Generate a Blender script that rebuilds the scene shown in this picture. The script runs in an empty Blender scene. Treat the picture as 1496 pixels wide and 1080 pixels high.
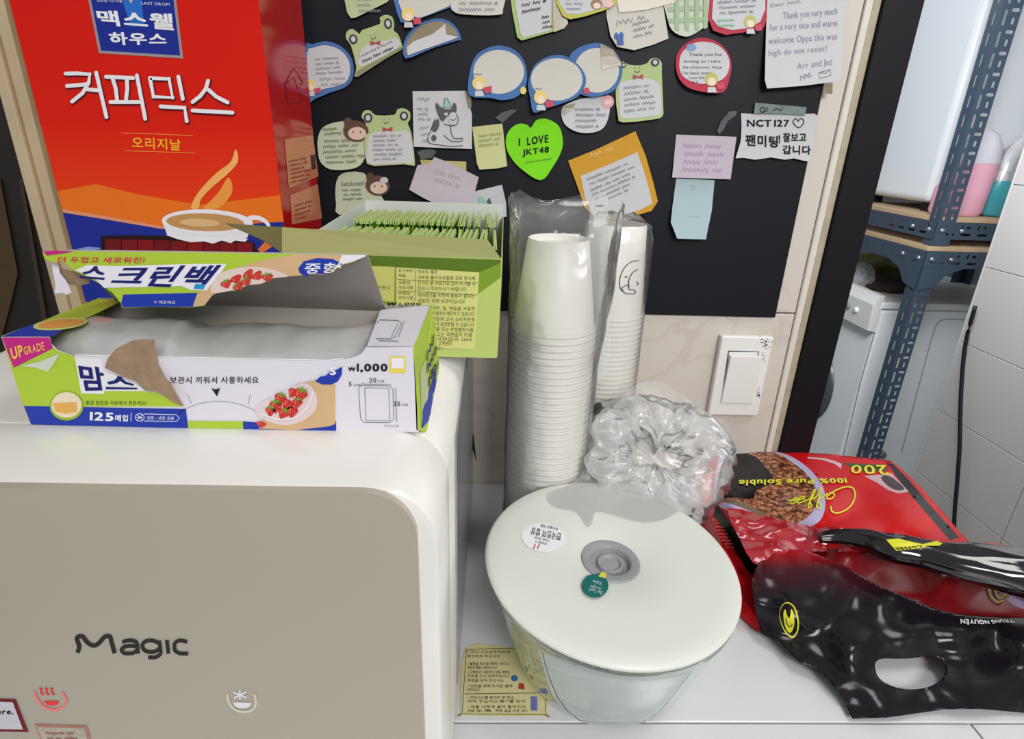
import bpy, bmesh, math, random
import numpy as np
from mathutils import Vector, Matrix, noise
from mathutils.geometry import delaunay_2d_cdt
from mathutils.bvhtree import BVHTree
random.seed(7)
SC = bpy.context.scene
COL = SC.collection

# ------------------------------------------------------------------ camera
F = 840.0
PIT, YAW, ROLL = [math.radians(a) for a in (21.85, 1.93, 1.9)]
EYE = Vector((0, -0.6446, 0.42))
fw = Vector((math.sin(YAW)*math.cos(PIT), math.cos(YAW)*math.cos(PIT), -math.sin(PIT)))
r0 = fw.cross(Vector((0, 0, 1))).normalized(); u0 = r0.cross(fw)
rt = r0*math.cos(ROLL) + u0*math.sin(ROLL); up = -r0*math.sin(ROLL) + u0*math.cos(ROLL)
cd = bpy.data.cameras.new('camera'); cam = bpy.data.objects.new('camera', cd); COL.objects.link(cam)
cd.sensor_width = 36; cd.lens = F/1496*36; cd.clip_start = .01
M = Matrix((rt, up, -fw)).transposed().to_4x4(); M.translation = EYE
cam.matrix_world = M; SC.camera = cam

# ------------------------------------------------------------------ light
SC.view_settings.view_transform = 'Standard'; SC.view_settings.look = 'None'
SC.view_settings.gamma = 1; SC.view_settings.use_curve_mapping = False
SC.view_settings.exposure = 0.0
W = bpy.data.worlds.new('world'); SC.world = W; W.use_nodes = True
W.node_tree.nodes['Background'].inputs[0].default_value = (.93, .96, 1, 1)
W.node_tree.nodes['Background'].inputs[1].default_value = .36
def area(name, loc, target, sx, sy, power, col=(1, 1, 1)):
    l = bpy.data.lights.new(name, 'AREA'); l.shape = 'RECTANGLE'; l.size = sx; l.size_y = sy
    l.energy = power; l.color = col
    o = bpy.data.objects.new(name, l); COL.objects.link(o); o.location = loc
    o.rotation_euler = (Vector(target)-Vector(loc)).to_track_quat('-Z', 'Y').to_euler()
    return o
area('ceiling_lamp', (.75, -.42, 1.55), (.05, -.2, .1), .7, .4, 7, (1, .985, .96))
area('front_fill', (.55, -1.75, 1.15), (.1, 0, .2), .7, .5, 22, (1, .985, .965))  # added frontal fill from the camera side, brightens wall, cups and front faces
area('laundry_fill', (.75, 1.7, 1.1), (1.4, 1.3, .3), .5, .5, 2.2, (.84, .92, 1))  # unseen cool light standing in for window light from the left
area('laundry_fill', (.72, .34, .80), (1.5, 1.25, .0), .4, .3, 16, (.97, .98, 1))  # added fill out of view, brightens the washer side and right wall

# ------------------------------------------------------------------ helpers
def S(r, g, b):
    return tuple(((c/255)/12.92 if c/255 <= .04045 else ((c/255+.055)/1.055)**2.4) for c in (r, g, b)) + (1,)
MATS = {}
def mat(key, rgb, rough=.5, metal=0, var=.05, scale=30, bump=0, bscale=150, coat=0, spec=.5):
    if key in MATS: return MATS[key]
    m = bpy.data.materials.new(key); m.use_nodes = True; MATS[key] = m
    n = m.node_tree.nodes; L = m.node_tree.links; b = n['Principled BSDF']
    tc = n.new('ShaderNodeTexCoord'); nz = n.new('ShaderNodeTexNoise'); nz.inputs['Scale'].default_value = scale
    nz.inputs['Detail'].default_value = 4
    L.new(tc.outputs['Object'], nz.inputs['Vector'])
    mx = n.new('ShaderNodeMix'); mx.data_type = 'RGBA'
    c = S(*rgb); d = tuple(max(0, x*(1-var*2.2)) for x in c[:3])+(1,)
    mx.inputs[6].default_value = c; mx.inputs[7].default_value = d
    L.new(nz.outputs['Fac'], mx.inputs[0]); L.new(mx.outputs[2], b.inputs['Base Color'])
    b.inputs['Roughness'].default_value = rough; b.inputs['Metallic'].default_value = metal
    b.inputs['Coat Weight'].default_value = coat; b.inputs['Coat Roughness'].default_value = .08
    b.inputs['Specular IOR Level'].default_value = spec
    if bump:
        nb = n.new('ShaderNodeTexNoise'); nb.inputs['Scale'].default_value = bscale; nb.inputs['Detail'].default_value = 3
        L.new(tc.outputs['Object'], nb.inputs['Vector'])
        bp = n.new('ShaderNodeBump'); bp.inputs['Strength'].default_value = bump; bp.inputs['Distance'].default_value = .002
        L.new(nb.outputs['Fac'], bp.inputs['Height']); L.new(bp.outputs[0], b.inputs['Normal'])
    return m
def rgbm(r, g, b, rough=.55, **k): return mat('print_%d_%d_%d_%d' % (r, g, b, rough*100), (r, g, b), rough, spec=.25, **k)
def ray(px, py): return fw + rt*((px-748)/F) - up*((py-540)/F)
def hit(px, py, ax, v):
    d = ray(px, py); return EYE + d*((v-EYE[ax])/d[ax])
class Plane:
    def __init__(s, o, n):
        s.o = Vector(o); s.n = Vector(n).normalized()
        if (EYE-s.o).dot(s.n) < 0: s.n = -s.n
    def at(s, px, py, off=0):
        d = ray(px, py); o = s.o + s.n*off
        return EYE + d*((o-EYE).dot(s.n)/d.dot(s.n))
def PY(y): return Plane((0, y, 0), (0, -1, 0))
def PZ(z): return Plane((0, 0, z), (0, 0, 1))
def PX(x): return Plane((x, 0, 0), (-1, 0, 0))
class Sheet:       # a sheet of paper stuck at its top to the board, curling off it below
    def __init__(s, top, bot, base=.0042, lift=.005): s.t, s.b, s.base, s.lift = top, bot, base, lift
    def at(s, px, py, off=0):
        t = max(0, min(1.2, (py-s.t)/(s.b-s.t)))
        return hit(px, py, 1, -(s.base+s.lift*t*t+off))
class Skin:        # a modelled surface
    def __init__(s, ob, loc=(0, 0, 0)):
        me = ob.data; lo = Vector(loc)
        s.t = BVHTree.FromPolygons([v.co+lo for v in me.vertices], [tuple(p.vertices) for p in me.polygons])
    def at(s, px, py, off=0):
        d = ray(px, py).normalized(); h = s.t.ray_cast(EYE, d)
        if h[0] is None:
            q = s.t.find_nearest(EYE + d*.65); return q[0] - d*(off+.0003)
        n = h[1] if h[1].dot(d) < 0 else -h[1]
        return h[0] + n*off - d*.0003
WL = {}
def wloc(o): return WL.get(o.name, Vector((0, 0, 0)))
def mesh_obj(name, verts, faces, m=None, parent=None, loc=None, smooth=False, mats=None, fm=None):
    base = wloc(parent) if parent is not None else Vector(loc or (0, 0, 0))
    me = bpy.data.meshes.new(name); me.from_pydata([tuple(Vector(v)-base) for v in verts], [], faces)
    if mats:
        for q in mats: me.materials.append(q)
        if fm: me.polygons.foreach_set('material_index', fm)
    elif m: me.materials.append(m)
    me.update()
    if smooth: me.polygons.foreach_set('use_smooth', [True]*len(me.polygons))
    o = bpy.data.objects.new(name, me); COL.objects.link(o)
    if parent is not None: o.parent = parent
    else: o.location = base
    WL[o.name] = base
    return o
def bm_obj(name, bm, m, parent=None, loc=None, smooth=False):
    bm.verts.index_update()
    vs = [v.co.copy() for v in bm.verts]; fs = [[v.index for v in f.verts] for f in bm.faces]; bm.free()
    return mesh_obj(name, vs, fs, m, parent, loc, smooth)
def tag(o, label, cat, group=None, kind=None):
    if label: o['label'] = label
    if cat: o['category'] = cat
    if group: o['group'] = group
    if kind: o['kind'] = kind
    return o
def thing(name, label, cat, loc=(0, 0, 0), group=None):
    o = bpy.data.objects.new(name, None); COL.objects.link(o); o.location = loc; o.empty_display_size = .02
    WL[o.name] = Vector(loc)
    return tag(o, label, cat, group)
def struct(o): o['kind'] = 'structure'; return o
def lab(o, s): o['label'] = s; return o
def box(x0, x1, y0, y1, z0, z1, bev=0, seg=2, bm=None, M=None):
    bm = bm or bmesh.new()
    vs = [bm.verts.new((x, y, z)) for x in (x0, x1) for y in (y0, y1) for z in (z0, z1)]
    fs = [bm.faces.new([vs[i] for i in q]) for q in ((0, 1, 3, 2), (4, 6, 7, 5), (0, 4, 5, 1), (2, 3, 7, 6), (0, 2, 6, 4), (1, 5, 7, 3))]
    if bev:
        es = list({e for f in fs for e in f.edges})
        bmesh.ops.bevel(bm, geom=es, offset=bev, segments=seg, profile=.5, affect='EDGES')
    if M: bmesh.ops.transform(bm, matrix=M, verts=bm.verts)
    return bm
def lathe(prof, n=48, M=None, bm=None):
    bm = bm or bmesh.new(); rings = []
    for r, z in prof:
        if r < 1e-6: rings.append([bm.verts.new((0, 0, z))])
        else: rings.append([bm.verts.new((r*math.cos(2*math.pi*i/n), r*math.sin(2*math.pi*i/n), z)) for i in range(n)])
    for a, b in zip(rings, rings[1:]):
        for i in range(n):
            j = (i+1) % n
            if len(a) == 1 and len(b) == 1: continue
            if len(a) == 1: bm.faces.new((a[0], b[i], b[j]))
            elif len(b) == 1: bm.faces.new((a[i], b[0], a[j]))
            else: bm.faces.new((a[i], b[i], b[j], a[j]))
    if M: bmesh.ops.transform(bm, matrix=M, verts=bm.verts)
    return bm
def tube(pts, rad, n=12, sq=1.0, caps=True):
    pts = [Vector(p) for p in pts]; V = []; Fc = []
    for i, p in enumerate(pts):
        t = (pts[min(i+1, len(pts)-1)]-pts[max(i-1, 0)]).normalized()
        a = t.cross(Vector((0, 0, 1)))
        if a.length < .1: a = t.cross(Vector((0, 1, 0)))
        a.normalize(); b = t.cross(a); r = rad[i] if hasattr(rad, '__len__') else rad
        V += [p + a*(r*math.cos(2*math.pi*k/n)) + b*(r*sq*math.sin(2*math.pi*k/n)) for k in range(n)]
    for i in range(len(pts)-1):
        for k in range(n): Fc.append((i*n+k, i*n+(k+1) % n, (i+1)*n+(k+1) % n, (i+1)*n+k))
    if caps: Fc += [tuple(range(n))[::-1], tuple(range((len(pts)-1)*n, len(pts)*n))]
    return V, Fc
def spline(pts, sub=6, closed=False):
    P = [np.array(p, float) for p in pts]; n = len(P); out = []
    for i in range(n if closed else n-1):
        if closed: p0, p1, p2, p3 = P[i-1], P[i], P[(i+1) % n], P[(i+2) % n]
        else: p0, p1, p2, p3 = P[max(i-1, 0)], P[i], P[i+1], P[min(i+2, n-1)]
        for k in range(sub):
            t = k/sub
            out.append(tuple(.5*((2*p1)+(-p0+p2)*t+(2*p0-5*p1+4*p2-p3)*t*t+(-p0+3*p1-3*p2+p3)*t**3)))
    if not closed: out.append(tuple(P[-1]))
    return out
def ell(cx, cy, rx, ry, rot=0, n=28, a0=0, a1=360):
    o = []; full = abs(a1-a0) >= 360; r = math.radians(rot)
    for i in range(n if full else n+1):
        a = math.radians(a0+(a1-a0)*i/n); x, y = rx*math.cos(a), ry*math.sin(a)
        o.append((cx+x*math.cos(r)-y*math.sin(r), cy+x*math.sin(r)+y*math.cos(r)))
    return o
def crop(x0, y0, s):
    def f(*p):
        if len(p) == 2 and not hasattr(p[0], '__len__'): return (x0+p[0]/s, y0+p[1]/s)
        q = p[0] if len(p) == 1 and hasattr(p[0][0], '__len__') else p
        return [(x0+a/s, y0+b/s) for a, b in q]
    return f
K1, K2, K3 = crop(0, 0, 3.0856), crop(0, 330, 3.0856), crop(330, 270, 2.918)
K4, K5, K6 = crop(440, 0, 3.6), crop(660, 0, 3.6), crop(960, 0, 3)
K7, K8 = crop(0, 680, 2.7), crop(1130, 0, 2.7)
D1, D2, D3, D4 = crop(690, 260, 3.6), crop(690, 500, 3.375), crop(660, 680, 2.7), crop(1000, 640, 2.4536)
D5, D6, D7, D8 = crop(1130, 340, 2.571), crop(480, 520, 3.857), crop(1180, 640, 4.734), crop(980, 420, 3.6)
E1, E2, E3, E4, E5, E8 = crop(1230, 0, 5.4), crop(1230, 180, 5.4), crop(1000, 640, 5.4), crop(1030, 780, 3.6), crop(1250, 760, 3.374), crop(0, 960, 3.5619)
def inside(p, poly):
    x, y = p; c = False; n = len(poly); j = n-1
    for i in range(n):
        xi, yi = poly[i]; xj, yj = poly[j]
        if (yi > y) != (yj > y) and x < (xj-xi)*(y-yi)/(yj-yi)+xi: c = not c
        j = i
    return c
def tri2d(poly, holes=(), step=None):
    vs = []; es = []
    for lp in [poly]+list(holes):
        b = len(vs); m = len(lp); pts = []
        for i in range(m):
            a, c = lp[i], lp[(i+1) % m]; k = max(1, int(math.dist(a, c)/step)) if step else 1
            pts += [(a[0]+(c[0]-a[0])*t/k, a[1]+(c[1]-a[1])*t/k) for t in range(k)]
        vs += [Vector(p) for p in pts]; es += [(b+i, b+(i+1) % len(pts)) for i in range(len(pts))]
    if step:
        xs = [p[0] for p in poly]; ys = [p[1] for p in poly]; y = min(ys)+step*.5; r = 0
        while y < max(ys):
            x = min(xs)+step*(.5 if r % 2 else .25)
            while x < max(xs):
                if inside((x, y), poly) and not any(inside((x, y), h) for h in holes): vs.append(Vector((x, y)))
                x += step
            y += step*.87; r += 1
    v, e, f, *_ = delaunay_2d_cdt(vs, es, [], 0, 1e-5)
    out = []
    for t in f:
        c = (sum(v[i].x for i in t)/len(t), sum(v[i].y for i in t)/len(t))
        if inside(c, poly) and not any(inside(c, h) for h in holes): out.append(t)
    return [tuple(p) for p in v], out
def decal(surf, poly, m, name, parent=None, off=.0002, holes=(), step=None, thick=0, smooth=False, loc=None):
    v, f = tri2d(poly, holes, step)
    V = [surf.at(x, y, off) for x, y in v]; Fc = [tuple(t)[::-1] for t in f]
    if thick:
        n = len(V); V += [surf.at(x, y, off-thick) for x, y in v]
        cnt = {}
        for t in Fc:
            for a, b in zip(t, t[1:]+t[:1]): cnt[(a, b)] = 1
        back = [tuple(i+n for i in t[::-1]) for t in Fc]
        side = [(b, a, a+n, b+n) for (a, b) in cnt if (b, a) not in cnt]
        Fc = Fc+back+side
    if parent is None and loc is None: loc = V[0]
    return mesh_obj(name, V, Fc, m, parent, loc, smooth)
def regions(surf, outline, base, layers, step, parent, drop=None):
    """one triangulation of a soft surface, shared out to a part per printed region (last layer wins)"""
    loops = [outline]+[l[0] for l in layers]; vs = []; es = []
    for k, lp in enumerate(loops):
        pts = []; b = len(vs)
        for a, c in zip(lp, lp[1:]+lp[:1]):
            q = max(1, int(math.dist(a, c)/step)); pts += [(a[0]+(c[0]-a[0])*t/q, a[1]+(c[1]-a[1])*t/q) for t in range(q)]
        vs += [Vector(p) for p in pts]; es += [(b+i, b+(i+1) % len(pts)) for i in range(len(pts))]
    xs = [p[0] for p in outline]; ys = [p[1] for p in outline]; y = min(ys)+step*.5; r = 0
    while y < max(ys):
        x = min(xs)+step*(.5 if r % 2 else .25)
        while x < max(xs):
            if inside((x, y), outline): vs.append(Vector((x, y)))
            x += step
        y += step*.6; r += 1
    v, e, f, *_ = delaunay_2d_cdt(vs, es, [], 0, 1e-4)
    P = [surf.at(q.x, q.y, 0) for q in v]; G = {}
    for t in f:
        c = (sum(v[i].x for i in t)/3, sum(v[i].y for i in t)/3)
        if not inside(c, outline): continue
        k = 0
        for i, l in enumerate(layers):
            if inside(c, l[0]): k = i+1
        G.setdefault(k, []).append(tuple(t)[::-1])
    allf = [t for g in G.values() for t in g]
    obs = []
    for k in sorted(G):
        name, m = base if k == 0 else (layers[k-1][2], layers[k-1][1])
        F_ = G[k]
        if k == 0 and drop is not None:
            ed = {(a, b) for t in allf for a, b in zip(t, t[1:]+t[:1])}; bd = [(a, b) for a, b in ed if (b, a) not in ed]
            n = len(P); ids = sorted({i for q in bd for i in q}); mp = {i: n+j for j, i in enumerate(ids)}
            PP = P+[Vector((P[i].x, P[i].y, drop)) for i in ids]; F_ = F_+[(b, a, mp[a], mp[b]) for a, b in bd]
        else: PP = P
        use = sorted({i for t in F_ for i in t}); mm = {i: j for j, i in enumerate(use)}
        o = mesh_obj(name, [PP[i] for i in use], [tuple(mm[i] for i in t) for t in F_], m, parent, None, True)
        if k and len(layers[k-1]) > 3: o['label'] = layers[k-1][3]
        obs.append(o)
    sk = Skin.__new__(Skin); sk.t = BVHTree.FromPolygons(P, allf); return obs, sk
def strokes(surf, lines, w, m, name, parent, off=.0004, round=False):
    V = []; Fc = []
    for li, ln in enumerate(lines):
        off += .000012 if li else 0
        b = len(V); n = len(ln)
        if round:
            for p in ln:
                off += .000012; b = len(V); V += [surf.at(x, y, off) for x, y in ell(p[0], p[1], w/2, w/2, 0, 14)]; Fc.append(tuple(range(b, b+14)))
            off += .000012; b = len(V)
        for i in range(n):
            a, c = ln[max(i-1, 0)], ln[min(i+1, n-1)]; dx, dy = c[0]-a[0], c[1]-a[1]; d = math.hypot(dx, dy) or 1
            nx, ny = -dy/d*w/2, dx/d*w/2
            V += [surf.at(ln[i][0]+nx, ln[i][1]+ny, off), surf.at(ln[i][0]-nx, ln[i][1]-ny, off)]
            if i: Fc.append((b+2*i-2, b+2*i-1, b+2*i+1, b+2*i))
    return mesh_obj(name, V, Fc, m, parent)
TXT = {}; GL = {}
CHARS = "ABCDEFGHIJKLMNOPQRSTUVWXYZabcdefghijklmnopqrstuvwxyz0123456789.,:;!?%#&-+/()\u20a9\u2022\u0131\u00ca\u2661'" + "가갑객거결겸고곳과관광국기깨껍껑끄끗끼나날내냄냉는늘니다닦닫대더도동되두드들때또뚜뜨랍랫량렌로록를리린마맘매맥메면물미밀바반받밥백번보봉부분불비사상새서선설세센소솥수스습시식신십아안않어없에여오요용우운울워원웰위으을의이인입있자잘장재쟁전정제조종주중지직진질천청출컵코크터통특튼팅팬펄포폴풀품풍프피필하한할합항해허형확회후"
def glyph_set(bold):
    if bold in GL: return GL[bold]
    if bold:                                  # thicker copy of the same outlines
        out = {}
        for c0, (P, fs, adv) in glyph_set(0).items():
            ed = {(a, b) for f in fs for a, b in zip(f, f[1:]+f[:1])}; N = [[0, 0] for _ in P]
            for a, b in ed:
                if (b, a) in ed: continue
                dx, dy = P[b][0]-P[a][0], P[b][1]-P[a][1]; l = math.hypot(dx, dy)
                if l < 1e-5: continue
                for i in (a, b): N[i][0] += dy/l; N[i][1] -= dx/l
            sg = 1
            if fs:
                f = fs[0]; ar = sum(P[a][0]*P[b][1]-P[b][0]*P[a][1] for a, b in zip(f, f[1:]+f[:1])); sg = 1 if ar > 0 else -1
            Q = []
            for (x, y), (u, v) in zip(P, N):
                l = math.hypot(u, v) or 1; Q.append((x+sg*u/l*bold*1.2, y+sg*v/l*bold*1.2))
            out[c0] = (Q, fs, adv+bold)
        GL[bold] = out; return out
    ch = [c for c in CHARS if c.strip()]
    c = bpy.data.curves.new('t', 'FONT'); c.body = '\n'.join(ch); c.offset = bold; c.resolution_u = 2; c.space_line = 3
    o = bpy.data.objects.new('t', c); me = bpy.data.meshes.new_from_object(o)
    vs = [(v.co.x, v.co.y) for v in me.vertices]; R = {}
    for p in me.polygons:
        cy = sum(vs[i][1] for i in p.vertices)/len(p.vertices); k = int(round((.3-cy)/3)); k = min(max(k, 0), len(ch)-1)
        R.setdefault(ch[k], []).append(tuple(p.vertices))
    out = {}
    for k, c0 in enumerate(ch):
        fs = R.get(c0, []); ids = sorted({i for f in fs for i in f}); mp = {i: n for n, i in enumerate(ids)}
        P = [(vs[i][0], vs[i][1]+3*k) for i in ids]
        w = max([p[0] for p in P] or [.3]); adv = .94 if ord(c0) > 0xac00 else w+.075
        out[c0] = (P, [tuple(mp[i] for i in f) for f in fs], adv)
    bpy.data.objects.remove(o); bpy.data.curves.remove(c); bpy.data.meshes.remove(me)
    GL[bold] = out; return out
def glyphs(s, bold, shear=0):
    bold = 0 if bold < .008 else (.014 if bold < .024 else .034)
    g = glyph_set(bold); x = 0; V = []; Fc = []
    for c in s:
        if c == ' ': x += .3; continue
        P, fs, adv = g.get(c, g['o']); b = len(V)
        V += [(x+px+shear*py, py) for px, py in P]; Fc += [tuple(i+b for i in f) for f in fs]; x += adv
    xs = [v[0] for v in V]; ys = [v[1] for v in V]
    x0, x1, y0, y1 = min(xs), max(xs), min(ys), max(ys)
    return ([((x-x0)/(x1-x0), 1-(y-y0)/(y1-y0)) for x, y in V], Fc)
def text(surf, s, tl, tr, bl, br, m, parent, bold=.0, off=.0004, name='lettering', shear=0):
    vs, fs = glyphs(s, bold, shear)
    V = []
    for u, v in vs:
        x = (tl[0]*(1-u)+tr[0]*u)*(1-v)+(bl[0]*(1-u)+br[0]*u)*v
        y = (tl[1]*(1-u)+tr[1]*u)*(1-v)+(bl[1]*(1-u)+br[1]*u)*v
        V.append(surf.at(x, y, off))
    return mesh_obj(name, V, fs, m, parent)
def textr(surf, s, c, x0, y0, x1, y1, m, parent, slope=0, **k):   # upright rectangle in crop coordinates, slope = drop per unit to the right
    d = slope*(x1-x0)
    a = [(x0, y0), (x1, y0+d), (x0, y1), (x1, y1+d)]
    a = c(a)
    return text(surf, s, a[0], a[1], a[2], a[3], m, parent, **k)
def scribble(surf, quad, rows, m, parent, seed=0, w=.9, fill=.8, off=.0011, name='handwriting'):
    rnd = random.Random(seed); tl, tr, bl = [np.array(q, float) for q in quad]
    U = tr-tl; Vv = bl-tl; Lw = np.linalg.norm(U); H = np.linalg.norm(Vv)/rows; lines = []
    for r in range(rows):
        x = rnd.random()*.06*Lw; end = Lw*(1-rnd.random()*(1-fill)*1.6)
        while x < end:
            wl = min(end-x, (1.2+rnd.random()*3)*H*.9)
            if wl < H*.3: break
            pts = []; n = max(4, int(wl/(H*.22)))
            for k in range(n+1):
                yy = (r+.5)*H + ((-1)**k)*H*(.16+.1*rnd.random())*(1.5 if rnd.random() < .15 else 1)
                pts.append(tl+U/Lw*(x+wl*k/n)+Vv/np.linalg.norm(Vv)*yy)
            lines.append(spline([tuple(p) for p in pts], 3)); x += wl+H*.45
    return strokes(surf, lines, w, m, name, parent, off)
# ------------------------------------------------------------------ materials
def marble(key, rgb, vein, rough=.25):
    m = mat(key, rgb, rough, var=.06, scale=4)
    n = m.node_tree.nodes; L = m.node_tree.links; b = n['Principled BSDF']
    tc = n.new('ShaderNodeTexCoord'); nz = n.new('ShaderNodeTexNoise'); nz.inputs['Scale'].default_value = 3.2; nz.inputs['Detail'].default_value = 9
    nz.inputs['Distortion'].default_value = .5
    L.new(tc.outputs['Object'], nz.inputs['Vector'])
    cr = n.new('ShaderNodeValToRGB'); e = cr.color_ramp.elements
    e[0].position = .492; e[0].color = (0, 0, 0, 1); e[1].position = .5; e[1].color = (.28, .28, .28, 1)
    e2 = cr.color_ramp.elements.new(.507); e2.color = (0, 0, 0, 1)
    L.new(nz.outputs['Fac'], cr.inputs[0])
    mx = n.new('ShaderNodeMix'); mx.data_type = 'RGBA'; src = b.inputs['Base Color'].links[0].from_socket
    L.new(src, mx.inputs[6]); mx.inputs[7].default_value = S(*vein); L.new(cr.outputs[0], mx.inputs[0]); L.new(mx.outputs[2], b.inputs['Base Color'])
    return m
m_tile = marble('ivory_porcelain_tile', (216, 209, 199), (176, 160, 146), .3)
m_tile2 = mat('grey_glazed_tile', (170, 168, 166), .12, var=.04, scale=3, bump=.12, bscale=6)
m_grout = mat('grout', (150, 146, 140), .9)
m_grout2 = mat('pale_grout', (216, 214, 208), .9)
m_black = mat('black_frame_paint', (12, 12, 19), .5, spec=.25)
m_board = mat('black_board', (16, 19, 28), .5, var=.12, scale=6, spec=.25)
m_wht = mat('white_plastic', (236, 235, 231), .28, var=.015)
m_wht2 = mat('white_enamel', (220, 221, 222), .16, var=.015)
m_steel = mat('blue_grey_steel', (56, 72, 88), .45, metal=.1, var=.1, scale=60)
m_bolt = mat('zinc_bolt', (205, 208, 210), .3, metal=.9)
m_floor = mat('grey_floor', (120, 118, 114), .5, var=.1, scale=8)
m_paint = mat('grey_wall_paint', (158, 160, 164), .8)
m_dark = mat('dark_wood', (34, 26, 20), .5, var=.2, scale=12)
m_navy = rgbm(24, 38, 120); m_ink = rgbm(28, 28, 34)

# ------------------------------------------------------------------ room shell
floor = struct(bm_obj('floor', box(-2.4, 2.6, -2.4, 2.6, -.9, -.85), m_floor, loc=(0, 0, -.85)))
wb = struct(bm_obj('wall_back', box(-2.4, .3535, .005, .1, -.85, 1.7), m_grout, loc=(0, .05, -.85)))
for z0, z1 in ((-.37, -.062), (-.06, .2385), (.2405, .60), (.602, .96), (.962, 1.32)):
    for x0, x1 in ((-.246, .0525), (.0545, .3525), (-.546, -.248)):
        bm_obj('wall_tile', box(x0, x1, 0, .0052, z0, z1, .0009, 1), m_tile, wb)
# bead at the tiled corner
tr1 = struct(bm_obj('trim_1', box(.3535, .3615, -.0015, .04, -.85, 1.7, .002, 3), mat('ivory_bead', (226, 220, 210), .2, var=.05), loc=(.357, 0, -.85)))
tr2 = struct(bm_obj('trim_2', box(.3615, .370, .0005, .1, -.85, 1.7, .0008, 1), mat('beige_edge', (196, 186, 160), .5, var=.2, scale=90), loc=(.366, .04, -.85)))
fr = struct(bm_obj('trim_3', box(.3705, .4096, -.004, .06, -.85, 1.7, .0015, 2), m_black, loc=(.39, .02, -.85)))
# left: wooden stile and dark door beyond
m_wood = mat('pale_wood', (226, 204, 166), .5, var=.16, scale=14)
stx = (hit(0, 136, 1, -.02)[0], hit(30, 0, 1, -.02)[0])
st = struct(bm_obj('trim_4', box(stx[0], stx[0]+.012, -.022, .0, -.85, 1.7, .002, 2), m_wood, loc=(stx[0], 0, -.85)))
for a, b, y in ((.0125, .024, -.018), (.0245, .03, -.012), (.0305, .09, -.02)):
    bm_obj('stile_strip', box(stx[0]+a, stx[0]+b, y, .0, -.85, 1.7, .0015, 2), m_wood, st)
dr = struct(bm_obj('door_1', box(-1.3, stx[0]-.002, -.012, .0, -.85, 1.6, .002, 1), m_dark, loc=(-.8, 0, -.85)))
a, b = hit(0, 262, 1, -.016), hit(26, 400, 1, -.016)
pn = [(0, 262), (26, 400), (14, 450), (0, 500), (-160, 500), (-160, 262)]
lab(decal(PY(-.0125), pn, mat('amber_panel', (84, 62, 24), .4, var=.2), 'door_panel', dr, .002, thick=.003), 'amber brown inset panel')
lab(decal(PY(-.0125), [(28, 262), (33, 262), (78, 520), (70, 520)], m_wood if False else mat('brown_lip', (62, 44, 30), .5), 'door_rail', dr, .002, thick=.003), 'brown rail')

# right-hand tiled wall, tile by tile
XR = 1.2
wr = struct(bm_obj('wall_right', box(XR+.006, XR+.12, -2.4, .7355, -.85, 1.7), m_grout2, loc=(XR+.06, -.4, -.85)))
zt = .163; k = 0
for i in range(-5, 8):
    for j in range(5):
        y1 = .735-.3*j; z1 = zt+.1935*i
        bm_obj('wall_tile', box(XR, XR+.0065, y1-.2985, y1, z1-.192, z1, .0008, 1), m_tile2, wr)
bm_obj('tile_corner', box(XR-.0005, XR+.12, .7352, .742, -.85, 1.7, .003, 2), m_tile2, wr)
wf = struct(bm_obj('wall_back_laundry', box(-.3, 2.6, 2.2, 2.3, -.85, 1.7), m_paint, loc=(1.2, 2.25, -.85)))
wf.name = 'wall_north'
wq = struct(bm_obj('wall_east', box(2.45, 2.55, .6, 2.3, -.85, 1.7), m_paint, loc=(2.5, 1.4, -.85)))

# ------------------------------------------------------------------ white worktop
wt = thing('worktop', 'white enamel worktop with thin seams carrying the glass bowl, cups and coffee pouch', 'worktop', (.1, -.2, 0))
bm_obj('top_panel', box(-.42, .53, -.3322, -.001, -.03, 0, .0008, 2), m_wht2, wt)
bm_obj('front_panel', box(-.42, .384, -.62, -.3335, -.03, -.0003, .0008, 2), m_wht2, wt)
bm_obj('front_panel', box(.3855, .53, -.62, -.3335, -.03, -.0003, .0008, 2), m_wht2, wt)
bm_obj('seam_shade', box(-.42, .529, -.3335, -.3322, -.02, -.004), m_black, wt)  # added black strips paint the shade inside the open seams
bm_obj('seam_shade', box(.384, .3855, -.61, -.3336, -.02, -.004), m_black, wt)
bm_obj('cabinet_body', box(-.41, .52, -.61, -.004, -.849, -.031, .004, 2), m_wht2, wt)
PT = PZ(0)
sy = D3((52, 722), (205, 716), (375, 716), (382, 985), (370, 992), (40, 988), (34, 978))
sk = tag(decal(PT, spline(D3((52, 722), (210, 716), (362, 720), (372, 735), (376, 978), (362, 990), (45, 986), (36, 974)), 3, True), mat('yellow_sticker', (226, 216, 160), .45), 'instruction_sticker', None, .0006, thick=.0004), 'pale yellow instruction sticker with small print on worktop, left of glass bowl', 'sticker')
strokes(PT, [spline(D3((58, 728), (210, 722), (358, 726), (366, 738), (370, 975), (360, 983), (50, 980), (42, 970), (58, 728)), 3)], .8, rgbm(90, 80, 50), 'border_line', sk, .0009)
strokes(PT, [D3((50, 902), (372, 898))], .8, rgbm(90, 80, 50), 'divider_line', sk, .0009)
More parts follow.
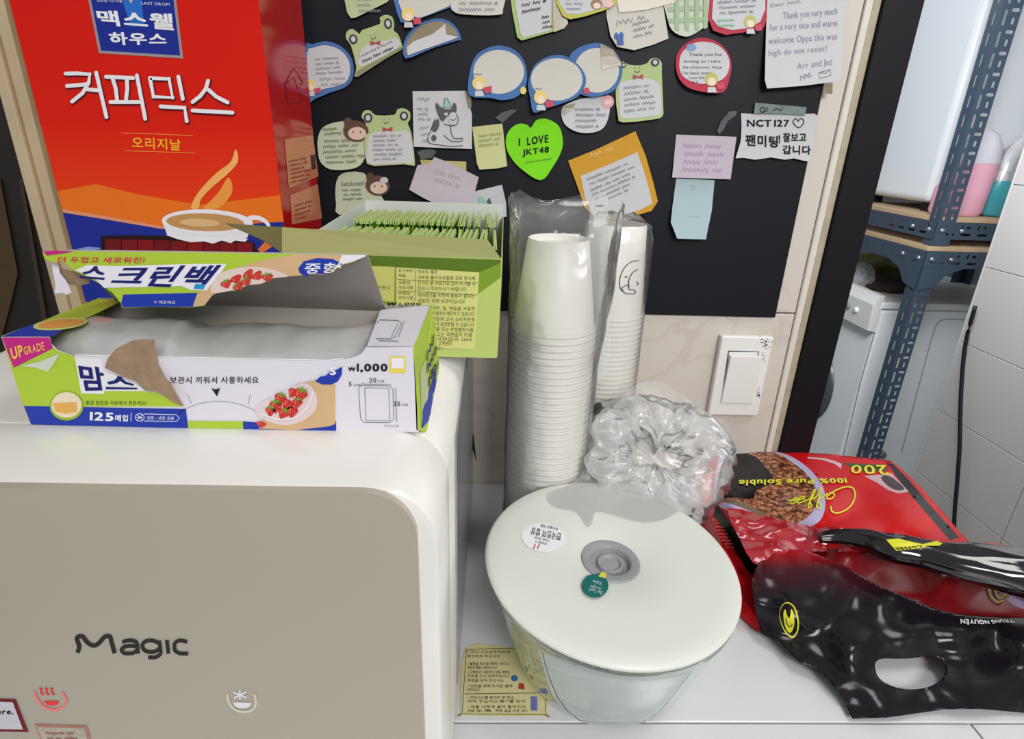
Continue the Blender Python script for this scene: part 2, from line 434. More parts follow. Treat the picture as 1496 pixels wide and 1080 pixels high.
for i, (s, y, x1) in enumerate((('• 기포수가 나오지 않으면 전원코드를', 735, 230), ('확인하여 주십시오', 752, 190), ('• 물통을 청소할 때에는 반드시', 782, 225), ('깨끗한 물을 사용하십시오', 797, 180), ('• 오랫동안 사용하지 않을 때에는', 815, 232), ('전원을 끄고 보관하십시오', 830, 228), ('뚜껑을 닫아 주십시오', 848, 205), ('• 안전을 위해 뜨거운 물에', 870, 238), ('주의하십시오', 885, 110), ('• 전원코드를 분리한 후 청소', 915, 245), ('하여 주십시오 물기를 닦아', 930, 290), ('• 제품 내부에 물이 들어가지', 952, 290), ('않도록 하십시오', 967, 300))):
    textr(PT, s, D3, 62, y-5, x1, y+7, m_ink, sk, off=.0009)
decal(PT, ell(*D3(247, 840), 5, 4.5), rgbm(60, 110, 170), 'picture', sk, .001)
decal(PT, D3((265, 858), (285, 862), (288, 885), (262, 882)), rgbm(190, 60, 50), 'picture', sk, .001)
decal(PT, D3((312, 912), (336, 912), (338, 968), (312, 968)), rgbm(110, 120, 190), 'picture', sk, .001)

# ------------------------------------------------------------------ water purifier
PXL, PXR, PTOP, PF = -.37, -.0245, .27, -.42
pu = thing('water_purifier', 'white countertop water purifier with taupe front panel', 'water purifier', ((PXL+PXR)/2, -.2, 0))
def rounded_shell(name, y0, y1, m, r=.03, ins=0, edge=.004, z0=0.0, parent=None):
    x0, x1, z1 = PXL+ins, PXR-ins, PTOP-ins
    out = [(x0, z0)]
    for i in range(9):
        a = math.radians(180-90*i/8); out.append((x0+r+r*math.cos(a), z1-r+r*math.sin(a)))
    for i in range(9):
        a = math.radians(90-90*i/8); out.append((x1-r+r*math.cos(a), z1-r+r*math.sin(a)))
    out.append((x1, z0)); n = len(out); cx, cz = (x0+x1)/2, .1
    V = []; Fc = []
    prof = [(y0+edge*(1-math.sin(math.radians(t))), edge*(1-math.cos(math.radians(t)))) for t in (90, 68, 45, 22, 0)]
    prof = [(y0, edge), (y0+edge*.3, edge*.3), (y0+edge, 0), (y1-edge*.5, 0), (y1, edge*.5)]
    for y, k in prof:
        for x, z in out:
            dx = (1 if x < cx else -1); V.append((x+dx*k, y, z-(k if z > .05 else 0)))
    for j in range(len(prof)-1):
        for i in range(n-1): Fc.append((j*n+i, j*n+i+1, (j+1)*n+i+1, (j+1)*n+i))
        Fc.append((j*n+n-1, j*n, (j+1)*n, (j+1)*n+n-1))
    Fc.append(tuple(range(n))[::-1]); Fc.append(tuple(range((len(prof)-1)*n, len(prof)*n)))
    o = mesh_obj(name, V, Fc, m, parent)
    return o
m_pur = mat('purifier_white', (228, 226, 221), .22, var=.01)
def shade(o, ang=40):
    me = o.data; me.polygons.foreach_set('use_smooth', [True]*len(me.polygons)); me.set_sharp_from_angle(angle=math.radians(ang)); return o
shade(rounded_shell('front_cover', PF, -.3615, m_pur, .03, 0, .004, .007, pu))
shade(rounded_shell('rear_body', -.3605, -.012, m_pur, .028, .0006, .0015, .007, pu))
lab(bm_obj('base_plate', box(PXL+.006, PXR-.004, PF+.01, -.016, .0005, .0069), m_black, pu), 'black base plate')
m_taupe = mat('taupe_panel', (176, 169, 154), .33, var=.02, scale=3)
fp = PY(PF)
ax0, ax1 = -.3665, hit(610, 760, 1, PF)[0]
az1 = hit(300, 708, 1, PF)[2]-.001
out = [(ax0, .004)]; r = .024
for i in range(7):
    a = math.radians(180-90*i/6); out.append((ax0+r+r*math.cos(a), az1-r+r*math.sin(a)))
for i in range(9):
    a = math.radians(90-90*i/8); out.append((ax1-r+r*math.cos(a), az1-r+r*math.sin(a)))
out.append((ax1, .004)); n = len(out)
V = [(x, PF-.0035, z) for x, z in out]+[(x, PF+.001, z) for x, z in out]
front = mesh_obj('front_panel', V, [tuple(range(n)), tuple(range(n, 2*n))[::-1]]+[(i, i+n, (i+1) % n+n, (i+1) % n) for i in range(n)], m_taupe, pu)
lab(front, 'taupe grey front panel')
FP = PY(PF-.0035)
# glossy grey side panel wrapped in film
m_side = mat('side_panel_film', (168, 170, 174), .16, metal=.35, var=.12, scale=20, bump=.25, bscale=35)
lab(bm_obj('side_panel', box(PXR-.003, PXR+.0008, -.31, -.02, .012, .236, .001, 2), m_side, pu), 'shiny grey side panel')
# lettering "Magic"
mk = rgbm(44, 44, 42)
mg = strokes(FP, [spline(K7((305, 740), (312, 715), (303, 682), (325, 676), (345, 700), (370, 712), (392, 700), (412, 678), (432, 676), (440, 700), (452, 742)), 5)], 6.4, mk, 'lettering', front)
strokes(FP, [spline(K7((482, 699), (502, 692), (526, 693), (540, 704), (544, 744)), 5), spline(K7((540, 714), (500, 714), (479, 727), (492, 742), (525, 741), (541, 728)), 5),
             spline(K7((626, 702), (600, 692), (572, 696), (561, 714), (574, 733), (604, 737), (628, 726)), 5), spline(K7((627, 692), (632, 725), (632, 745), (612, 758), (584, 758)), 5),
             K7((658, 690), (664, 744)), spline(K7((738, 698), (712, 692), (690, 702), (690, 730), (712, 743), (742, 743)), 5)], 5.6, mk, 'lettering', front)
# hot / cold icons
mr = rgbm(240, 60, 66); mrl = rgbm(250, 130, 120); mw = rgbm(236, 236, 240)
strokes(FP, [spline(E8((178, 182), (196, 225), (232, 262), (290, 276), (330, 258), (344, 226), (322, 184)), 5)], 3.6, mrl, 'hot_symbol', front)
strokes(FP, [spline(E8((205+q, 162), (216+q, 172), (212+q, 184), (226+q, 200)), 4) for q in (0, 28, 56)], 2.6, mr, 'hot_symbol', front)
decal(FP, E8((224, 230), (308, 230), (300, 248), (276, 256), (246, 250)), mr, 'hot_symbol', front, .0004)
strokes(FP, [spline(E8((1182, 192), (1192, 238), (1222, 274), (1268, 286), (1312, 276), (1332, 240), (1324, 194)), 5)], 3.2, rgbm(222, 216, 196), 'cold_symbol', front)
strokes(FP, [E8((1248, 172), (1248, 222)), E8((1216, 184), (1282, 212)), E8((1280, 182), (1218, 214))], 2.4, mw, 'cold_symbol', front)
decal(FP, E8((1212, 236), (1308, 238), (1300, 256), (1280, 268), (1240, 266), (1220, 254)), mw, 'cold_symbol', front, .0004)
s1 = tag(decal(FP, E8((-140, 214), (80, 222), (146, 392), (-140, 386)), rgbm(122, 22, 34), 'notice_sticker', None, .0006, thick=.0006), 'white notice sticker with dark red border on purifier front', 'sticker')
decal(FP, E8((-140, 230), (66, 236), (120, 378), (-140, 374)), rgbm(206, 206, 214), 'sticker_face', s1, .0008)
textr(FP, 'here.', E8, -42, 272, 70, 300, m_ink, s1, bold=.03, off=.001)
s2 = tag(decal(FP, E8((180, 352), (452, 362), (500, 560), (260, 560)), rgbm(196, 130, 118), 'worn_sticker', None, .0006, thick=.0006), 'worn cream sticker with thin red edge at the bottom of the purifier front', 'sticker')
decal(FP, E8((192, 364), (440, 372), (482, 552), (272, 552)), mat('worn_cream', (204, 196, 178), .8, var=.25, scale=220), 'sticker_face', s2, .0008)
scribble(FP, E8((225, 385), (425, 385), (245, 440)), 2, rgbm(170, 90, 80), s2, 5, 1)
decal(FP, E8((626, 182), (640, 180), (650, 184), (640, 190)), rgbm(60, 55, 50), 'scuff_mark', front, .0004) if False else None
# ------------------------------------------------------------------ instant coffee carton
CX0, CX1, CY0, CY1, CZ1 = -.3715, -.1850, -.13, -.022, .60
cb = thing('coffee_mix_box', 'tall red instant coffee mix carton with blue logo and steaming cup picture', 'coffee box', ((CX0+CX1)/2, -.076, PTOP))
def ramp_mat(key, stops, rough=.3, axis='Z'):
    m = mat(key, (200, 30, 20), rough, var=0, spec=.1); n = m.node_tree.nodes; L = m.node_tree.links; b = n['Principled BSDF']
    tc = n.new('ShaderNodeTexCoord'); sp = n.new('ShaderNodeSeparateXYZ'); L.new(tc.outputs['Object'], sp.inputs[0])
    mr = n.new('ShaderNodeMapRange'); mr.inputs[1].default_value = stops[0][0]; mr.inputs[2].default_value = stops[-1][0]
    L.new(sp.outputs[axis], mr.inputs[0]); cr = n.new('ShaderNodeValToRGB'); L.new(mr.outputs[0], cr.inputs[0])
    lo, hi = stops[0][0], stops[-1][0]; el = cr.color_ramp.elements
    el[0].position = 0; el[0].color = S(*stops[0][1]); el[1].position = 1; el[1].color = S(*stops[-1][1])
    for z, c in stops[1:-1]:
        e = el.new((z-lo)/(hi-lo)); e.color = S(*c)
    L.new(cr.outputs[0], b.inputs['Base Color']); return m
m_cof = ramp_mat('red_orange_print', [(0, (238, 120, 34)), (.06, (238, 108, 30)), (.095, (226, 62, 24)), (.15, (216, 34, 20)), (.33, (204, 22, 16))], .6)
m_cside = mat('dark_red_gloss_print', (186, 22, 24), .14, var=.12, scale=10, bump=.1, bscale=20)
cfp = bm_obj('front_panel', box(CX0, CX1, CY0, CY0+.001, PTOP+.0005, CZ1), m_cof, cb)
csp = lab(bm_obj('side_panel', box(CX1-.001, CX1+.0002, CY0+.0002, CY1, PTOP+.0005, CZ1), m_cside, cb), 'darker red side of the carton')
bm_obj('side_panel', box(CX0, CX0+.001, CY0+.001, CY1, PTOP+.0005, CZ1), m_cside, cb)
bm_obj('back_panel', box(CX0+.001, CX1-.001, CY1-.001, CY1, PTOP+.0005, CZ1), m_cof, cb)
bm_obj('top_panel', box(CX0+.001, CX1-.001, CY0+.001, CY1-.001, CZ1-.001, CZ1), m_cof, cb)
bm_obj('bottom_panel', box(CX0+.001, CX1-.001, CY0+.001, CY1-.001, PTOP+.0005, PTOP+.0015), m_cof, cb)
CF = PY(CY0); CS = PX(CX1+.0002)
sil = mat('silver_print', (176, 168, 166), .3, metal=.4)
bl1 = rgbm(26, 44, 146, .55)
decal(CF, K1((282, 952), (480, 985), (740, 1030), (1280, 1000), (1284, 1362), (386, 1362)), bl1, 'blue_band', cfp, .0003)
decal(CF, K1((259, 862), (430, 830), (640, 880), (900, 925), (1262, 880), (1278, 1000), (740, 1032), (480, 985), (281, 950)), rgbm(236, 116, 26, .6), 'orange_band', cfp, .0002)
decal(CF, K1((280, 942), (480, 975), (740, 1022), (740, 1034), (480, 990), (284, 958)), rgbm(226, 150, 110, .3), 'pale_line', cfp, .0004)
decal(CF, K1((345, 1122), (400, 1112), (480, 1120), (400, 1130)), rgbm(130, 150, 215), 'star_glint', cfp, .0004)
sg = decal(CF, K1((366, -200), (398, 0), (446, 240), (826, 264), (794, 0), (772, -200)), sil, 'logo_frame', cfp, .0004)
decal(CF, K1((378, -200), (410, 0), (456, 228), (812, 250), (782, 0), (760, -200)), bl1, 'logo_panel', cfp, .0005)
lab(decal(CF, K1((530, -100), (560, 30), (590, 120), (650, 120), (640, 30), (640, -100)), rgbm(40, 110, 200, .3), 'logo_glow', cfp, .0006), 'lighter blue centre of the logo')
decal(CF, K1((568, -20), (590, 16), (612, -20)), rgbm(200, 180, 160), 'drop_mark', cfp, .0008)
wh = rgbm(240, 238, 242, .35)
text(CF, '맥스웰', *K1((430, 44), (778, 62), (448, 112), (784, 138)), wh, cfp, bold=.034, off=.0008)
text(CF, '하우스', *K1((488, 144), (748, 150), (498, 204), (752, 202)), wh, cfp, bold=.034, off=.0008)
text(CF, 'GOOD TO THE', *K1((436, -4), (550, 0), (438, 8), (551, 11)), wh, cfp, off=.0008)
text(CF, 'LAST DROP!', *K1((636, 8), (764, 14), (638, 20), (765, 27)), wh, cfp, off=.0008)
big = [[(296, 332), (350, 331), (404, 335), (400, 372), (372, 420), (325, 458)], [(302, 388), (392, 380)], [(386, 402), (446, 408)], [(434, 328), (457, 430), (480, 528)],
       [(478, 346), (600, 352)], [(507, 352), (522, 400), (528, 452)], [(572, 356), (574, 400), (568, 450)], [(498, 460), (628, 460)], [(617, 340), (636, 440), (655, 536)],
       [(676, 352), (692, 436), (778, 440), (762, 356), (676, 352)], [(804, 346), (824, 446)], [(724, 480), (832, 486), (842, 546)],
       [(938, 364), (928, 400), (902, 434), (868, 460)], [(940, 405), (975, 436), (1026, 462)], [(868, 498), (1048, 508)]]
strokes(CF, [K1([(x+3, y+4) for x, y in l]) for l in big], 7.4, rgbm(96, 18, 40), 'lettering_shadow', cfp, .0004, True)
lab(strokes(CF, [K1(l) for l in big], 5.6, wh, 'lettering', cfp, .0012, True), 'large white hangul product name')
yl = rgbm(246, 190, 40)
text(CF, '오리지날', *K1((594, 616), (814, 628), (596, 668), (816, 680)), yl, cfp, bold=.014, off=.0006)
strokes(CF, [K1((545, 600), (700, 604), (870, 612)), K1((565, 680), (700, 684), (880, 690))], .9, rgbm(240, 150, 60), 'rule_line', cfp)
stm = rgbm(248, 178, 96)
decal(CF, spline(K1((862, 938), (880, 888), (925, 830), (985, 772), (1040, 730), (1062, 672), (1072, 730), (1020, 790), (950, 850), (905, 900), (895, 940)), 4, True), stm, 'steam', cfp, .0005)
decal(CF, spline(K1((915, 940), (950, 905), (990, 860), (1030, 800), (1048, 860), (1010, 920), (960, 945)), 4, True), rgbm(242, 156, 66), 'steam', cfp, .0004)
decal(CF, K1(ell(935, 1002, 206, 58, 2)), wh, 'printed_cup', cfp, .0008)
decal(CF, K1((735, 1010), (770, 1100), (820, 1180), (1050, 1180), (1105, 1090), (1140, 1015)), wh, 'printed_cup', cfp, .0007)
decal(CF, K1(ell(925, 1002, 176, 40, 2)), rgbm(196, 150, 90), 'printed_coffee', cfp, .0010)
decal(CF, K1(ell(900, 1004, 90, 18, 2)), rgbm(222, 184, 130), 'printed_foam', cfp, .0012)
decal(CF, K1(ell(1160, 1015, 62, 42, 20)), wh, 'printed_cup', cfp, .0006, holes=[K1(ell(1165, 1018, 42, 24, 20))])
# tear-open window with stick sachets behind
decal(CF, spline(K2((458, 60), (470, 46), (700, 44), (1100, 66), (1150, 100), (1150, 170), (480, 160), (456, 120)), 3, True), rgbm(38, 10, 14), 'dispensing_window', cfp, .0014)
for k in range(9):
    decal(CF, K2((475+74*k, 60+2*k), (545+74*k, 60+2*k), (545+74*k, 150), (475+74*k, 150)), rgbm(112+10*(k % 3), 18, 24, .2), 'stick_sachet', cfp, .0016+.0002*(k % 2))
decal(CF, K2((745, 40), (1118, 60), (1105, 72), (1060, 66), (1040, 78), (1000, 66), (960, 80), (920, 70), (860, 74), (800, 60)), wh, 'torn_edge', cfp, .0022)
decal(CF, K2((1150, 120), (1205, 60), (1240, 85), (1180, 125)), rgbm(226, 120, 60), 'orange_print', cfp, .0010)
# side panel prints
tan = rgbm(206, 128, 92, .2)
for q in (((1282, 628), (1410, 610), (1436, 795), (1302, 850)), ((1308, 880), (1432, 830), (1452, 985), (1316, 1012))):
    decal(CS, K1(*q), tan, 'nutrition_panel', csp, .0004)
scribble(CS, K1((1300, 720), (1395, 700), (1312, 832)), 6, rgbm(150, 70, 50), csp, 3, .8, off=.0006, name='lettering')
scribble(CS, K1((1325, 920), (1410, 895), (1332, 1000)), 4, rgbm(150, 70, 50), csp, 4, .8, off=.0006, name='lettering')
decal(CS, K1((1400, 700), (1422, 696), (1426, 760), (1406, 765)), rgbm(60, 30, 30), 'barcode', csp, .0006)
strokes(CS, [K1((1285, 380), (1325, 305), (1365, 370), (1345, 400), (1325, 350), (1285, 380), (1300, 470), (1360, 460), (1355, 420))], 1.3, rgbm(120, 24, 30), 'printed_mark', csp)

# ------------------------------------------------------------------ torn box of clear bags
BX0, BX1, BY0, BY1, BZ1 = -.2472, -.0411, -.365, -.2900, .3200
bb = thing('plastic_bag_box', 'torn-open white and lime carton of clear kitchen bags on top of the purifier', 'box', ((BX0+BX1)/2, -.33, PTOP))
m_card = mat('white_carton', (222, 218, 228), .38, var=.02)
m_in = mat('grey_inner_board', (172, 166, 158), .7, var=.08, scale=40)
m_brown = mat('brown_torn_board', (166, 138, 110), .9, var=.2, scale=120, bump=.4, bscale=300)
lime = rgbm(176, 204, 62, .4); blu = rgbm(36, 60, 168, .4); nav = rgbm(26, 34, 110, .4); wc = rgbm(236, 234, 240, .4)
wood = mat('printed_wood', (222, 184, 138), .4, var=.12, scale=30); mag = rgbm(196, 40, 130, .4)
FB = PY(BY0)
torn = K2((5, 500), (225, 500), (232, 530), (262, 560), (330, 585))+[(107, 519.5)]+K2((900, 598), (1481, 610))+K3((500, 745), (540, 738), (575, 722), (590, 705), (598, 690))+[(604, 506), (611.5, 631.5), (45, 620)]
bfr = decal(FB, torn, m_card, 'front_panel', bb, 0, thick=.0009)
bm_obj('back_panel', box(BX0, BX1, BY1, BY1+.0008, PTOP+.0005, BZ1), m_in, bb)
bm_obj('bottom_panel', box(BX0+.001, BX1-.001, BY0+.001, BY1, PTOP+.0004, PTOP+.0012), m_in, bb)
bm_obj('side_panel', box(BX0, BX0+.0008, BY0+.001, BY1, PTOP+.0005, BZ1), lime, bb)
TZ = PZ(BZ1)
lab(decal(TZ, [(2, 491), (73, 491), (178, 440), (146, 437)], lime, 'top_panel', bb, .0, thick=.0009), 'remaining lime left end of the lid')
decal(TZ, K2((5, 500), (150, 442), (330, 425), (280, 470), (240, 498)), blu, 'blue_band', bb, .0002)
decal(TZ, K2(ell(272, 442, 124, 26, -6)), rgbm(206, 214, 120), 'picture_ring', bb, .0004)
decal(TZ, K2(ell(276, 440, 104, 18, -6)), rgbm(226, 160, 80), 'picture', bb, .0006)
tp = decal(TZ, [(536, 506), (604, 506), (630, 446), (556, 453)], m_card, 'top_panel', bb, .0, thick=.0009)
strokes(TZ, [K3((645, 590), (655, 575), (735, 578), (750, 590), (722, 646), (706, 656), (640, 655)), K3((735, 590), (706, 648)), K3((650, 664), (735, 666)), K3((762, 580), (735, 650))], .9, rgbm(120, 120, 130), 'line_drawing', bb)
text(TZ, '₩1,000', *K3((690, 502), (832, 502), (684, 516), (832, 516)), m_ink, bb, bold=.034, off=.0004)
# bulging right end flap
R = [Vector((BX1+.0002, BY0, BZ1-.0004)), hit(631.6, 445, 1, BY1), hit(642, 537, 1, BY1), hit(623, 632, 1, BY0+.01), Vector((BX1+.0003, BY0, PTOP+.001))]
sp_ = mesh_obj('end_flap', R+[v+Vector((-.0008, 0, 0)) for v in R], [(0, 1, 2, 3, 4), (9, 8, 7, 6, 5)]+[(i, i+5, (i+1) % 5+5, (i+1) % 5) for i in range(5)], lime, bb)
SR = Skin(sp_, wloc(bb))
decal(SR, K3((838, 960), (905, 750), (912, 785), (858, 1050), (834, 1040)), blu, 'blue_band', bb, .0003, step=8)
decal(SR, K3((828, 800), (850, 740), (862, 900), (832, 1020)), rgbm(196, 204, 160), 'printed_strip', bb, .0002, step=8)
scribble(SR, K3((850, 700), (892, 600), (856, 880)), 3, nav, bb, 8, 1.6, name='lettering')
# raised lid, seen from below
A = hit(564, 455, 1, BY1); B = hit(537, 373, 1, -.345); C_ = hit(100, 367, 1, -.345); D_ = hit(170, 441, 1, BY1)
def plate(name, pts, m, parent, nrm, t=.0009):
    n = len(pts); q = [Vector(p) for p in pts]; w = [p+Vector(nrm)*t for p in q]
    return mesh_obj(name, q+w, [tuple(range(n)), tuple(range(n, 2*n))[::-1]]+[(i, i+n, (i+1) % n+n, (i+1) % n) for i in range(n)], m, parent)
lab(plate('lid', [A, B, C_, D_], m_in, bb, (0, .5, .8)), 'grey underside of the raised lid')
TK = Plane((0, -.3465, .36), (0, -1, .05))
tk = K2((192, 120), (240, 112), (330, 115), (900, 121), (1481, 130))+K3((460, 299), (598, 299), (596, 306), (540, 330), (494, 342), (490, 356), (440, 352), (424, 384), (360, 380), (310, 388), (250, 392), (180, 402))+K2((1290, 232), (1230, 238), (1180, 262), (1120, 268), (1060, 292), (1000, 295), (958, 312), (922, 360), (860, 368), (700, 366), (550, 370), (544, 348), (505, 300), (440, 255), (405, 238), (330, 200), (290, 165), (230, 162), (200, 148))
tkp = lab(decal(TK, tk, lime, 'torn_lid_edge', bb, 0, thick=.0008), 'torn printed strip hanging from the lid edge')
decal(TK, K2((1340, 130), (1481, 132))+K3((460, 300), (500, 300), (420, 384), (360, 378), (310, 386), (180, 400))+K2((1230, 238), (1120, 268), (1060, 290), (1000, 293), (958, 312), (922, 358), (865, 366), (880, 320), (960, 250), (1030, 200), (1200, 150)), wood, 'printed_board', tkp, .0002)
decal(TK, K3((495, 300), (598, 300), (594, 306), (540, 328), (494, 340), (486, 354), (470, 352)), wc, 'white_margin', tkp, .0003)
decal(TK, K2((555, 310), (890, 302), (868, 366), (700, 365), (552, 368), (546, 350)), blu, 'blue_band', tkp, .0003)
decal(TK, K2((195, 116), (240, 112), (330, 115), (300, 122), (210, 134)), mag, 'magenta_corner', tkp, .0003)
text(TK, '더 두껍고 새로워진!', *K2((262, 140), (655, 141), (258, 166), (648, 168)), rgbm(214, 44, 80), tkp, off=.0005, bold=.014)
decal(TK, K2((395, 176), (520, 182), (860, 172), (1020, 172), (1005, 200), (930, 292), (860, 290), (820, 272), (470, 280), (430, 240), (340, 200)), wc, 'logo_backing', tkp, .0004)
text(TK, '스', *K2((382, 182), (482, 182), (356, 236), (470, 244)), nav, tkp, bold=.034, off=.0006)
text(TK, '크린백', *K2((548, 182), (1000, 176), (490, 268), (912, 284)), nav, tkp, bold=.034, off=.0006)
decal(TK, K2((880, 262), (926, 264), (918, 286), (872, 284)), rgbm(40, 150, 210), 'logo_accent', tkp, .0008)
decal(TK, K2(ell(1432, 182, 96, 44, 0)), blu, 'size_badge', tkp, .0005) if False else decal(TK, K2((1345, 190), (1370, 160), (1430, 145), (1500, 150), (1540, 170))+K3((494, 340), (440, 352), (424, 382), (360, 376))+K2((1385, 232), (1350, 212)), blu, 'size_badge', tkp, .0004)
text(TK, '중형', *K2((1372, 168), (1540, 166), (1376, 218), (1500, 212)), wc, tkp, bold=.014, off=.0006)
text(TK, '♡ 깨끗해요', *K2((694, 338), (790, 338), (694, 352), (790, 352)), wc, tkp, off=.0006)
def berry(surf, c, cx, cy, rx, ry, rot, par, off, g=True):
    r = math.radians(rot+(cx*7 % 40)-20)
    T = lambda pts: c([(cx+x*rx*math.cos(r)-y*ry*math.sin(r), cy+x*rx*math.sin(r)+y*ry*math.cos(r)) for x, y in pts])
    decal(surf, spline(T([(-.75, -.75), (0, -.95), (.75, -.75), (1.0, -.2), (.6, .5), (0, 1.25), (-.6, .5), (-1.0, -.2)]), 3, True), rgbm(198, 40, 42, .45), 'printed_strawberry', par, off)
    decal(surf, spline(T([(-.6, -.5), (-.3, -.6), (-.2, 0), (-.45, .4), (-.7, -.1)]), 2, True), rgbm(226, 84, 74, .45), 'printed_highlight', par, off+.0001)
    strokes(surf, [T([(x, y), (x+.05, y+.12)]) for x, y in ((-.1, -.4), (.4, -.35), (.15, 0), (.55, .1), (-.25, .35), (.2, .5), (-.55, .1), (0, .85))], max(.7, rx*.03), rgbm(236, 196, 120), 'printed_seeds', par, off+.00015)
    if g: decal(surf, T([(-.8, -1.0), (-.3, -.9), (-.1, -1.35), (.15, -.95), (.7, -1.2), (.5, -.75), (.95, -.5), (.25, -.6), (0, -.25), (-.2, -.6), (-.8, -.45), (-.5, -.8)]), rgbm(112, 150, 52), 'printed_leaf', par, off+.0002)
decal(TK, spline(K2((950, 300), (975, 230), (1040, 196), (1150, 184), (1240, 200), (1300, 228), (1230, 236), (1180, 260), (1110, 268), (1040, 292)), 3, True), rgbm(226, 206, 196), 'printed_bag', tkp, .0004)
for i, (x, y) in enumerate(((1020, 262), (1065, 240), (1110, 250), (1160, 225), (1205, 232), (1120, 218), (1075, 272))):
    berry(TK, K2, x, y, 27, 17, -20, tkp, .0006+.0003*(i % 3), i % 2 == 0)
# torn fibres at the left
TF = Plane((0, -.352, .34), (0, -1, .3))
decal(Plane((0, -.338, .34), (0, -1, 0)), K2((268, 190), (330, 205), (410, 240), (400, 262), (340, 270), (310, 262), (272, 220)), m_brown, 'torn_board', bb, 0, thick=.0006)
lab(decal(Plane((0, -.342, .34), (0, -1, .2)), K2((232, 168), (262, 176), (272, 215), (300, 250), (322, 300), (300, 312), (282, 302), (246, 304), (250, 268), (240, 215)), m_card, 'torn_paper', bb, 0, thick=.0005), 'white torn paper tongue')
# folded-down brown tongue over the front
lab(decal(Plane((0, BY0-.003, .3), (0, -1, .12)), K2((600, 516), (650, 510), (698, 512), (704, 560), (712, 622), (740, 680), (765, 705), (805, 775), (828, 812), (790, 800), (745, 770), (706, 745), (655, 742), (610, 700), (560, 682), (500, 655), (472, 640), (484, 600), (525, 552)), m_brown, 'torn_board', bb, 0, thick=.0009), 'tongue of bare brown cardboard folded over the front')
# front prints
decal(FB, K2((8, 505), (222, 505), (235, 545), (265, 566), (335, 588), (345, 620), (470, 655), (560, 690), (612, 712), (655, 750), (706, 750), (750, 775), (830, 815), (105, 815)), lime, 'lime_print', bfr, .0003)
decal(FB, K2((107, 812), (838, 826), (848, 913), (140, 896)), blu, 'blue_band', bfr, .0004)
decal(FB, K2((845, 880), (1094, 882), (1096, 916), (849, 912)), lime, 'lime_print', bfr, .0004)
decal(FB, K2((1095, 882), (1400, 905), (1481, 890))+K3((470, 1010), (470, 1050), (300, 1046))+K2((1097, 917)), blu, 'blue_band', bfr, .0004)
decal(FB, K2((8, 504), (222, 503), (238, 552), (62, 640)), mag, 'magenta_banner', bfr, .0006)
decal(FB, K2((92, 632), (180, 612), (268, 576), (245, 620), (215, 658), (160, 640)), rgbm(206, 214, 196), 'printed_film_corner', bfr, .0007)
text(FB, 'UP', *K2((44, 552), (98, 534), (56, 606), (108, 588)), rgbm(244, 190, 90), bfr, bold=.034, off=.0009)
text(FB, 'GRADE', *K2((104, 548), (196, 522), (110, 584), (202, 560)), rgbm(244, 190, 90), bfr, bold=.014, off=.0009)
decal(FB, K2((338, 596), (450, 600), (470, 655), (560, 690), (612, 712), (655, 745), (470, 745), (470, 758), (366, 756)), wc, 'logo_backing', bfr, .0006)
lab(decal(FB, K2((335, 588), (600, 594), (620, 700), (470, 655), (345, 620)), m_card, 'white_panel', bfr, .0005), 'white edge')
text(FB, '맘', *K2((350, 622), (462, 640), (372, 745), (478, 742)), nav, bfr, bold=.034, off=.0009)
text(FB, '스', *K2((478, 668), (600, 690), (476, 738), (620, 738)), nav, bfr, bold=.034, off=.0009)
decal(FB, K2(ell(300, 812, 76, 66)), rgbm(150, 186, 40), 'picture_ring', bfr, .0007)
decal(FB, K2(ell(300, 808, 68, 58)), rgbm(236, 220, 190), 'picture', bfr, .0009)
decal(FB, K2((238, 800), (345, 796), (345, 840), (300, 848), (250, 838)), rgbm(228, 176, 90), 'picture', bfr, .0011)
text(FB, '▶ 풀결 봉합을 사용해서 튼튼해요!'.replace('▶', '•'), *K2((372, 788), (660, 790), (372, 808), (660, 810)), rgbm(60, 80, 30), bfr, off=.0006)
text(FB, '125', *K2((406, 838), (514, 842), (404, 878), (512, 882)), wc, bfr, bold=.034, off=.0008)
text(FB, '매입', *K2((520, 852), (578, 852), (518, 882), (576, 882)), wc, bfr, bold=.034, off=.0008)
strokes(FB, [K2((592, 844), (590, 882)), K2(ell(630, 864, 20, 17)+[(650, 864)]), K2((618, 852), (642, 876)), K2((642, 852), (618, 876)), K2((614, 864), (646, 864)), K2((650, 848), (795, 852), (808, 866), (796, 882), (650, 880))], .9, wc, 'icon_outline', bfr, .0007)
text(FB, '냉동 · 냉장 겸용'.replace('·', '-'), *K2((664, 858), (786, 860), (662, 874), (784, 877)), wc, bfr, off=.0008)
textr(FB, '보관시 끼워서 사용하세요', K2, 766, 680, 1166, 712, m_ink, bfr, bold=.014, off=.0005)
decal(FB, K2((952, 732), (970, 738), (992, 732), (978, 770)), m_ink, 'arrow_mark', bfr, .0005)
strokes(FB, [K2(ell(985, 960, 245, 168, 0, 20, -140, -40)), K2((845, 762), (862, 800)), K2((1128, 760), (1120, 805))], .9, rgbm(150, 150, 160), 'fold_line', bfr)
strokes(FB, [K2((340, 582), (900, 594), (1481, 606))+K3((500, 741))], 1.0, rgbm(250, 250, 252), 'cut_edge', bfr)
